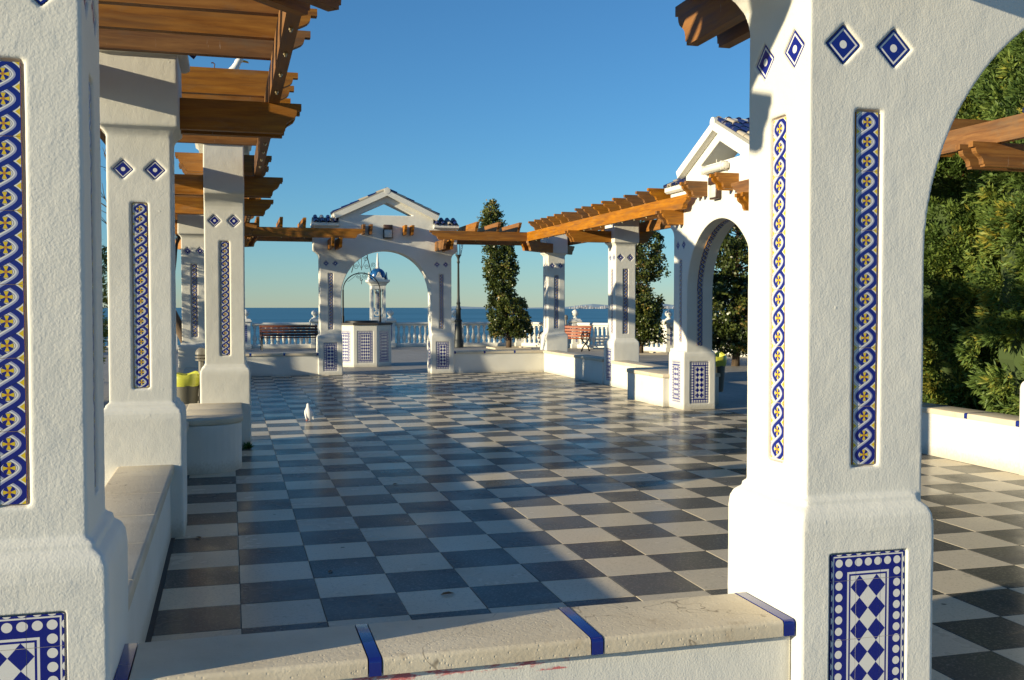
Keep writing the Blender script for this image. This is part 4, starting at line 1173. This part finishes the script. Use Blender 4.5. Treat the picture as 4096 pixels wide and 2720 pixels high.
# ================================================================== lamps on the arches
def flood(label, loc, rz, cat='lamp'):
    t = thing('wall_floodlight', label, cat, loc, rz, 'wall floodlights')     # front = -Y
    m1 = MB(); m1.box(-0.095, 0.095, -0.11, 0.0, 0.19, 0.29); m1.box(-0.10, 0.10, -0.02, 0.0, 0.0, 0.19); m1.box(-0.10, 0.10, -0.085, -0.02, -0.005, 0.012)
    m1.box(-0.10, -0.088, -0.085, -0.02, 0.0, 0.19); m1.box(0.088, 0.10, -0.085, -0.02, 0.0, 0.19)
    obj('lamp_housing', bevel(m1.mesh('lamp_housing', BROWN_METAL), 0.005, 1), t)
    m1 = MB(); m1.box(-0.085, 0.085, -0.098, -0.022, 0.014, 0.188); obj('lamp_glass', bevel(m1.mesh('lamp_glass', GLASS_LAMP), 0.012, 2), t)
    return t
flood('square floodlight on the gable of the far arch', (A_FAR[0]+0.02, A_FAR[1]-ATH, GZ+2.96), 0.0)
flood('square floodlight between brackets on the right arch', (A_R[0]-ATH, A_R[1]+0.02, zf(7.6)+2.96), R(-90))
t = thing('tube_light', 'clear plastic tube light under the gable of the right arch', 'lamp', (A_R[0]-ATH-0.005, A_R[1]+0.03, zf(7.6)+3.33), R(-90))
m1 = MB(); m1.loft([[(x, -0.05 + 0.05*math.cos(R(36*i))*k, 0.045 + 0.05*math.sin(R(36*i))*k) for i in range(10)] for x, k in ((-0.345, 0.5), (-0.335, 0.9), (-0.30, 1.0), (0.30, 1.0), (0.335, 0.9), (0.345, 0.5))]); obj('tube_cover', weld(m1.mesh('tube_cover', CLEAR), R(40)), t)
m1 = MB(); m1.box(-0.33, 0.33, -0.035, 0.0, 0.01, 0.08)
for x in (-0.28, 0.28): m1.box(x-0.012, x+0.012, -0.108, 0.0, -0.010, 0.105)
obj('tube_base', bevel(m1.mesh('tube_base', WHITE_PLASTIC), 0.004, 1), t)
m1 = MB(); m1.tube([(0.02, -0.03, 0.09), (0.02, -0.03, 0.15), (0.0, -0.02, 0.165)], 0.006, 6); obj('cable', m1.mesh('cable', WHITE_PLASTIC), t)

# ================================================================== birds
def body_loft(path, mat, name, seg=14):
    """path: (x, z, half width y, half height) along the body"""
    m1 = MB(); rings = []
    for i, (x, z, wy, hz) in enumerate(path):
        a = path[max(i-1, 0)]; b_ = path[min(i+1, len(path)-1)]
        tx, tz = b_[0]-a[0], b_[1]-a[1]; l = math.hypot(tx, tz) or 1; nx, nz = -tz/l, tx/l
        rings.append([(x + nx*hz*math.sin(2*math.pi*k/seg), wy*math.cos(2*math.pi*k/seg), z + nz*hz*math.sin(2*math.pi*k/seg)) for k in range(seg)])
    m1.loft(rings); me = weld(m1.mesh(name, mat), R(80))
    bm = bmesh.new(); bm.from_mesh(me); bmesh.ops.triangulate(bm, faces=[f for f in bm.faces if len(f.verts) > 4]); bm.to_mesh(me); bm.free()
    me.polygons.foreach_set('use_smooth', [True]*len(me.polygons)); return me
t = thing('white_dove', 'white dove standing on the chequered floor in the sun', 'bird', (0.945, 8.56, zf(8.56)), R(97))
obj('body', body_loft([(-0.085, 0.012, 0.016, 0.004), (-0.068, 0.030, 0.028, 0.012), (-0.045, 0.062, 0.044, 0.034), (-0.018, 0.098, 0.0535, 0.047), (0.002, 0.128, 0.051, 0.046), (0.014, 0.152, 0.040, 0.037), (0.018, 0.172, 0.029, 0.028), (0.020, 0.188, 0.0215, 0.022), (0.024, 0.202, 0.020, 0.020), (0.034, 0.214, 0.0185, 0.017), (0.046, 0.219, 0.012, 0.011), (0.054, 0.219, 0.006, 0.005)], BIRD, 'dove_body'), t)
for s in (-1, 1):
    obj('wing', body_loft([(-0.088, 0.022, 0.003, 0.003), (-0.060, 0.050, 0.007, 0.016), (-0.030, 0.084, 0.010, 0.028), (-0.006, 0.114, 0.010, 0.030), (0.012, 0.138, 0.004, 0.016)], BIRD, 'dove_wing'), t, (0, s*0.0455, 0.002))
    m1 = MB(); m1.tube([(0.0, s*0.018, 0.07), (0.008, s*0.018, 0.006)], 0.004, 6)
    for a in (-0.5, 0, 0.5): m1.tube([(0.008, s*0.018, 0.005), (0.034, s*0.018 + 0.02*a, 0.003)], 0.003, 5)
    obj('leg', weld(m1.mesh('leg', PINK)), t)
m1 = MB(); m1.lathe([(0.006, 0), (0.004, 0.01), (0.0, 0.018)], 6, cap=False); obj('beak', m1.mesh('beak', PINK), t, (0.052, 0, 0.219), (0, R(100), 0))
JZ = Z_JO + zf(3.5)
t = thing('seagull', 'white gull with yellow beak resting on the pergola planks', 'bird', (-0.06, 3.50, JZ), R(-4))
t.scale = (0.85, 0.85, 0.85)
obj('body', body_loft([(-0.26, 0.030, 0.020, 0.006), (-0.19, 0.040, 0.040, 0.018), (-0.12, 0.046, 0.062, 0.036), (-0.04, 0.050, 0.074, 0.047), (0.025, 0.062, 0.070, 0.055), (0.065, 0.098, 0.052, 0.050), (0.090, 0.140, 0.037, 0.038), (0.110, 0.180, 0.030, 0.031), (0.118, 0.202, 0.031, 0.031), (0.134, 0.217, 0.030, 0.028), (0.153, 0.217, 0.023, 0.021), (0.168, 0.211, 0.012, 0.012)], BIRD, 'gull_body'), t)
obj('beak', body_loft([(0.160, 0.212, 0.012, 0.012), (0.185, 0.208, 0.008, 0.010), (0.205, 0.203, 0.006, 0.009), (0.216, 0.196, 0.002, 0.003)], BEAK, 'gull_beak'), t)
GREYW = Mat('grey_wing_feathers', (0.35, 0.36, 0.38), 0.7).m
for s in (-1, 1):
    obj('wing', body_loft([(-0.30, 0.038, 0.004, 0.003), (-0.20, 0.048, 0.010, 0.018), (-0.10, 0.055, 0.014, 0.032), (0.0, 0.058, 0.012, 0.034), (0.04, 0.066, 0.004, 0.02)], GREYW, 'gull_wing'), t, (0, s*0.062, 0))
    m1 = MB(); m1.lathe([(0.004, 0.0), (0.0038, 0.002), (0.0, 0.004)], 8, cap=False); obj('eye', m1.mesh('eye', EYE), t, (0.139, s*0.0285, 0.221), (R(-90*s), 0, 0))
    m1 = MB(); m1.tube([(-0.01, s*0.025, 0.03), (-0.01, s*0.025, 0.003)], 0.005, 6); m1.tube([(-0.02, s*0.025, 0.003), (0.03, s*0.025, 0.003)], 0.005, 6); obj('leg', weld(m1.mesh('leg', PINK)), t)
# hook screwed into the joist in front of the gull
m1 = MB(); m1.tube([(0, 0, 0), (0, 0, 0.015), (0.004, 0, 0.03), (-0.008, 0, 0.042), (-0.022, 0, 0.040)], 0.0045, 6)
tag(obj('rusty_hook', weld(m1.mesh('rusty_hook', Mat('rust', (0.10, 0.04, 0.02), 0.7).m)), None, (-0.135, 3.01, Z_JO + zf(3.0)+0.002)), 'small rusty hook on the plank beside the gull', 'hook')

# ================================================================== vegetation
def quads_mesh(name, P, U, V, tint, mat):
    """one kite-shaped leaf per row: P base, U half-width vector, V length vector"""
    n = len(P); co = np.empty((n, 4, 3)); co[:, 0] = P; co[:, 1] = P + V*0.5 + U; co[:, 2] = P + V; co[:, 3] = P + V*0.5 - U
    me = bpy.data.meshes.new(name)
    me.vertices.add(n*4); me.vertices.foreach_set('co', co.reshape(-1).astype(np.float32))
    me.loops.add(n*4); me.loops.foreach_set('vertex_index', np.arange(n*4, dtype=np.int32))
    me.polygons.add(n); me.polygons.foreach_set('loop_start', np.arange(0, n*4, 4, dtype=np.int32)); me.polygons.foreach_set('loop_total', np.full(n, 4, dtype=np.int32))
    me.update(calc_edges=True)
    at = me.color_attributes.new('tint', 'FLOAT_COLOR', 'POINT')
    c = np.ones((n*4, 4), dtype=np.float32); c[:, 0] = np.repeat(tint, 4); c[:, 1] = c[:, 0]; c[:, 2] = c[:, 0]
    at.data.foreach_set('color', c.reshape(-1))
    me.materials.append(mat); return me
def unit(a): return a/np.maximum(np.linalg.norm(a, axis=1, keepdims=True), 1e-6)
def conifer(label, x, y, h, rx, ry, seed, sprays=9000, z0=0.1, size=1.0):
    rg = np.random.default_rng(seed)
    t = thing('conifer', label, 'tree', (x, y, zf(y)), 0, 'clipped conifers behind the seat walls')
    m1 = MB(); m1.tube([(0, 0, -0.1), (0.03, 0.02, 0.6), (0, 0, h*0.7)], [0.12, 0.09, 0.03], 8); obj('trunk', m1.mesh('trunk', BARK, True), t)
    def prof(f): return np.sqrt(np.clip(1 - (2*f-0.82)**2/1.45, 0.02, 1))*np.where(f < 0.12, 0.75 + f*2, 1.0)
    nc = 900
    f = rg.random(nc)**0.9; az = rg.random(nc)*2*np.pi
    face = np.arctan2(CAM.y - y, CAM.x - x)
    az = np.where(rg.random(nc) < 0.55, face + rg.normal(0, 0.75, nc), az)
    rad = prof(f)*(0.95 + 0.07*np.sin(az*3 + f*9 + seed) + rg.normal(0, 0.05, nc))
    cc = np.stack([rx*rad*np.cos(az), ry*rad*np.sin(az), z0 + f*(h-z0)], 1)
    nrm = unit(np.stack([np.cos(az)/rx, np.sin(az)/ry, (f-0.45)*1.3], 1))
    cr = rg.uniform(0.07, 0.19, nc); ct = np.clip(rg.normal(0.42, 0.17, nc) + 0.12*np.sin(az*2+f*7), 0, 1)
    gold = rg.random(nc) < 0.16; ct = np.where(gold, np.clip(ct+0.35, 0, 1), ct)
    k = rg.integers(0, nc, sprays)
    dirs = unit(rg.normal(0, 1, (sprays, 3)) + nrm[k]*1.25)
    P0 = cc[k] + dirs*cr[k][:, None]*rg.uniform(0.35, 1.0, (sprays, 1))
    out = unit(dirs + nrm[k]*0.8 + np.array([0, 0, 0.45]))
    Ps, Us, Vs, Ts = [], [], [], []
    for j in range(5):
        v = unit(out + rg.normal(0, 0.42, (sprays, 3)))*rg.uniform(0.04, 0.095, (sprays, 1))*size
        u = unit(np.cross(v, rg.normal(0, 1, (sprays, 3))))*rg.uniform(0.007, 0.013, (sprays, 1))*size
        Ps.append(P0 + rg.normal(0, 0.012, (sprays, 3))); Us.append(u); Vs.append(v); Ts.append(np.clip(ct[k] + rg.normal(0, 0.12, sprays), 0, 1))
    obj('crown', quads_mesh('conifer_foliage', np.concatenate(Ps), np.concatenate(Us), np.concatenate(Vs), np.concatenate(Ts), CONIFER), t)
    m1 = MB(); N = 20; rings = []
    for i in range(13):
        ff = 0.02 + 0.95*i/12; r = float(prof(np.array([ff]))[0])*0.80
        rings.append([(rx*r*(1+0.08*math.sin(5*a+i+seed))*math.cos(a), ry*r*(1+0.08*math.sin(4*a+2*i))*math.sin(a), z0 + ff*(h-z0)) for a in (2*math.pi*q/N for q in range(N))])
    m1.loft(rings); obj('crown_core', m1.mesh('crown_core', CORE), t)  # added solid core with inner shade in its colour, blocks see-through
    return t
conifer('broad green conifer behind the right seat wall, left part of the hedge', 8.25, 5.05, 4.9, 1.20, 1.20, 11, 24000)
conifer('broad green conifer behind the right seat wall, right part of the hedge', 8.15, 3.0, 5.1, 1.15, 1.25, 12, 26000)
conifer('tall conifer standing behind the hedge on the right', 10.0, 4.5, 5.6, 1.5, 1.9, 13, 9000)
conifer('dark conifer glimpsed between the two left columns', -2.05, 3.75, 3.5, 0.80, 0.70, 14, 9000)
conifer('conifer at the left behind the shaded column', -2.75, 11.5, 3.4, 0.85, 0.75, 15, 8000)

def limb(m1, p, d, L, r, depth, rg, out, spread=0.6, up=0.15, kids=3):
    n = 4; pts = [p]; q = Vector(p); dd = Vector(d).normalized()
    for i in range(n):
        dd = (dd + Vector((rg.gauss(0, 0.12), rg.gauss(0, 0.12), rg.gauss(0, 0.08) + up*0.3))).normalized(); q = q + dd*(L/n); pts.append(q.copy())
    m1.tube(pts, [r*(1-0.5*i/n) for i in range(n+1)], 5 if depth < 2 else 7)
    out.append((pts[-1], dd, depth))
    if depth > 0:
        for j in range(kids):
            k = rg.randint(2, n); nd = (dd + Vector((rg.gauss(0, spread), rg.gauss(0, spread), rg.gauss(0, spread*0.6) + up))).normalized()
            limb(m1, pts[k], nd, L*rg.uniform(0.55, 0.75), r*0.55, depth-1, rg, out, spread, up, kids)
def leafy(label, x, y, trunk, blobs, leaves, seed, leaf=0.075, tint=0.5):
    """blobs: (z0, z1, radius0, radius1, dx, weight) soft cylinders that hold the leaf clumps"""
    rg = np.random.default_rng(seed); rp = random.Random(seed)
    t = thing('leafy_tree', label, 'tree', (x, y, zf(y)), 0, 'leafy trees on the promenade')
    m1 = MB(); H = max(b[1] for b in blobs)
    m1.tube([(0, 0, -0.1), (0.03, 0, 0.5), (trunk*0.3, 0.03, H*0.35), (trunk, 0, H*0.72), (trunk*1.3, 0, H*0.97)], [0.11, 0.085, 0.06, 0.035, 0.008], 8)
    W = np.array([b[5] for b in blobs]); W = W/W.sum(); nc = max(90, leaves//34)
    bi = rg.choice(len(blobs), nc, p=W); C0 = []
    for i in bi:
        z0, z1, r0, r1, dx, w = blobs[i]; f = rg.random(); az = rg.random()*2*np.pi; rr = (r0 + (r1-r0)*f)*math.sqrt(rg.uniform(0.12, 1.0))*(1 + 0.16*math.sin(3*az + 5*f + seed))
        C0.append((dx + rr*math.cos(az), rr*math.sin(az), z0 + (z1-z0)*f))
    C0 = np.array(C0)
    for i in range(0, nc, 4):                                    # twigs from the stem to the clumps
        c = C0[i]; z = max(0.25, c[2] - abs(rg.normal(0.30, 0.12))); tx = trunk*z/H
        mid = ((c[0]+tx)/2, c[1]/2, (c[2]+z)/2 - 0.03); m1.tube([(tx, 0, z), mid, tuple(c)], [0.014, 0.009, 0.004], 4)
    obj('trunk', m1.mesh('trunk', BARK, True), t)
    k = rg.integers(0, nc, leaves); ct = np.clip(rg.normal(tint, 0.16, nc), 0, 1)
    cl = rg.uniform(0.09, 0.17, nc)
    P = C0[k] + unit(rg.normal(0, 1, (leaves, 3)))*cl[k][:, None]*rg.random((leaves, 1))**0.5
    v = unit(rg.normal(0, 1, (leaves, 3)) + np.array([0, 0, -0.15]) + unit(P*np.array([1, 1, 0]))*0.5)*leaf*rg.uniform(0.6, 1.15, (leaves, 1))
    u = unit(np.cross(v, rg.normal(0, 1, (leaves, 3))))*leaf*0.34
    obj('crown', quads_mesh('leaf_crown', P, u, v, np.clip(ct[k] + rg.normal(0, 0.13, leaves), 0, 1), BROAD), t)
    return t
leafy('slim two-tiered leafy tree between far arch and corner column', 9.49, 29.75, -0.55,
      [(0.45, 1.75, 0.72, 0.62, 0.0, 5.2), (1.75, 3.0, 0.42, 0.58, -0.28, 3.2), (2.6, 4.2, 0.60, 0.42, -0.33, 4.0), (4.1, 5.15, 0.46, 0.20, -0.60, 1.6)], 22000, 21, 0.098, 0.54)
leafy('leafy tree right of the fourth column with bushy foot', 12.35, 24.6, -0.1,
      [(0.40, 1.75, 0.62, 0.66, 0.05, 5.0), (1.8, 2.6, 0.30, 0.45, 0.0, 1.0), (2.4, 3.9, 0.62, 0.55, 0.12, 2.6), (3.8, 4.6, 0.4, 0.2, 0.0, 0.8)], 17000, 22, 0.095, 0.52)
leafy('large dark leafy tree seen through the right arch', 12.15, 18.0, 0.05,
      [(0.35, 1.9, 0.85, 1.10, 0.0, 6.5), (1.8, 3.2, 1.10, 0.95, 0.05, 4.5), (3.1, 4.6, 0.95, 0.45, 0.1, 3.2)], 30000, 23, 0.095, 0.48)
leafy('leafy tree beyond the left end of the promenade', -7.6, 28.6, 0.1,
      [(0.6, 2.6, 1.1, 1.6, 0.0, 5.0), (2.4, 4.4, 1.6, 1.3, 0.0, 5.0), (4.2, 5.6, 1.2, 0.4, 0.0, 2.5)], 9000, 24, 0.13, 0.5)
leafy('thin leafy tree left of the plaza, outside the picture', -5.6, 15.5, 0.1,
      [(0.9, 2.2, 0.8, 1.0, 0.0, 2.5), (2.2, 4.0, 1.0, 0.8, 0.0, 2.6), (3.9, 5.0, 0.7, 0.3, 0.0, 1.2)], 3200, 25, 0.12, 0.5)
# bare tree at the far left
t = thing('bare_tree', 'bare leaning tree behind the shaded column on the left', 'tree', (-0.95, 15.6, GZ))
m1 = MB(); rg = random.Random(5); ends = []
m1.tube([(0.25, 0, -0.1), (0.12, 0, 0.75), (-0.20, 0, 1.45), (-0.38, 0, 2.1)], [0.13, 0.11, 0.09, 0.07], 9)
for i in range(6): limb(m1, (-0.20 - 0.03*i, 0, 1.45 + 0.12*i), (rg.uniform(-1, 0.9), rg.uniform(-0.8, 0.8), 1.0), 1.25, 0.045, 3, rg, ends, 0.55, 0.25, 3)
obj('trunk', m1.mesh('trunk', BARK, True), t)
# planting pits round the two promenade trees
for (x, y, l) in ((9.49, 29.75, 'square soil pit at the foot of the slim two-tiered tree'), (12.35, 24.6, 'square soil pit at the foot of the tree right of the fourth column')):
    tp = thing('tree_pit', l, 'tree pit', (x, y, GZ), 0, 'tree pits')
    m1 = MB(); m1.box(-0.55, 0.55, -0.55, 0.55, -0.02, 0.006); obj('soil', m1.mesh('soil', SOIL), tp)
    m1 = MB()
    for a in (-0.6, 0.6): m1.box(a-0.05, a+0.05, -0.65, 0.65, -0.02, 0.05); m1.box(-0.55, 0.55, a-0.05, a+0.05, -0.02, 0.049)
    obj('kerb', m1.mesh('kerb', STONE), tp)

# weed at the foot of the left arch and a few dry leaves on the floor
t = thing('weed_tuft', 'small green weed at the foot of the left arch', 'weed', (0.13, 6.14, zf(6.1)))
rg = np.random.default_rng(4); nW = 40
P = np.zeros((nW, 3)); v = unit(rg.normal(0, 1, (nW, 3)) + np.array([0, -0.2, 1.3]))*rg.uniform(0.04, 0.09, (nW, 1)); u = unit(np.cross(v, rg.normal(0, 1, (nW, 3))))*0.012
obj('leaves', quads_mesh('weed_leaves', P, u, v, rg.random(nW), WEED), t)
m1 = MB(); q = m1.verts([(-0.035, 0, 0.004), (-0.012, -0.014, 0.010), (0.018, -0.012, 0.009), (0.04, 0, 0.003), (0.015, 0.013, 0.012), (-0.014, 0.012, 0.011), (0, 0, 0.004)])
for i in range(6): m1.face((q+6, q+i, q+(i+1) % 6))
LEAF_ME = m1.mesh('dry_leaf', LITTER)
for (x, y, dz, a, sc_, l) in ((0.93, -1.72, 0.46, 0.3, 0.9, 'curled brown leaf on the foreground coping'), (1.05, 0.28, 0.0, 0.2, 1.1, 'brown leaf pair lying on the near chequered floor'), (0.5, 0.9, 0.0, 1.0, 0.7, 'small dry leaf near the foreground wall on the floor'), (-0.25, 1.98, 0.0, 2.0, 1.0, 'dry leaf in the corner beside the second left column'), (1.3, 3.6, 0.0, 0.6, 0.8, 'dry leaf on the shaded middle of the floor'), (4.4, 8.3, 0.0, 0.1, 0.9, 'dry leaf on the sunlit floor before the right arch')):
    tag(obj('dry_leaf', LEAF_ME, None, (x, y, zf(y)+dz+0.001), (0, 0, a), (sc_, sc_, sc_)), l, 'leaf', 'dry leaves')
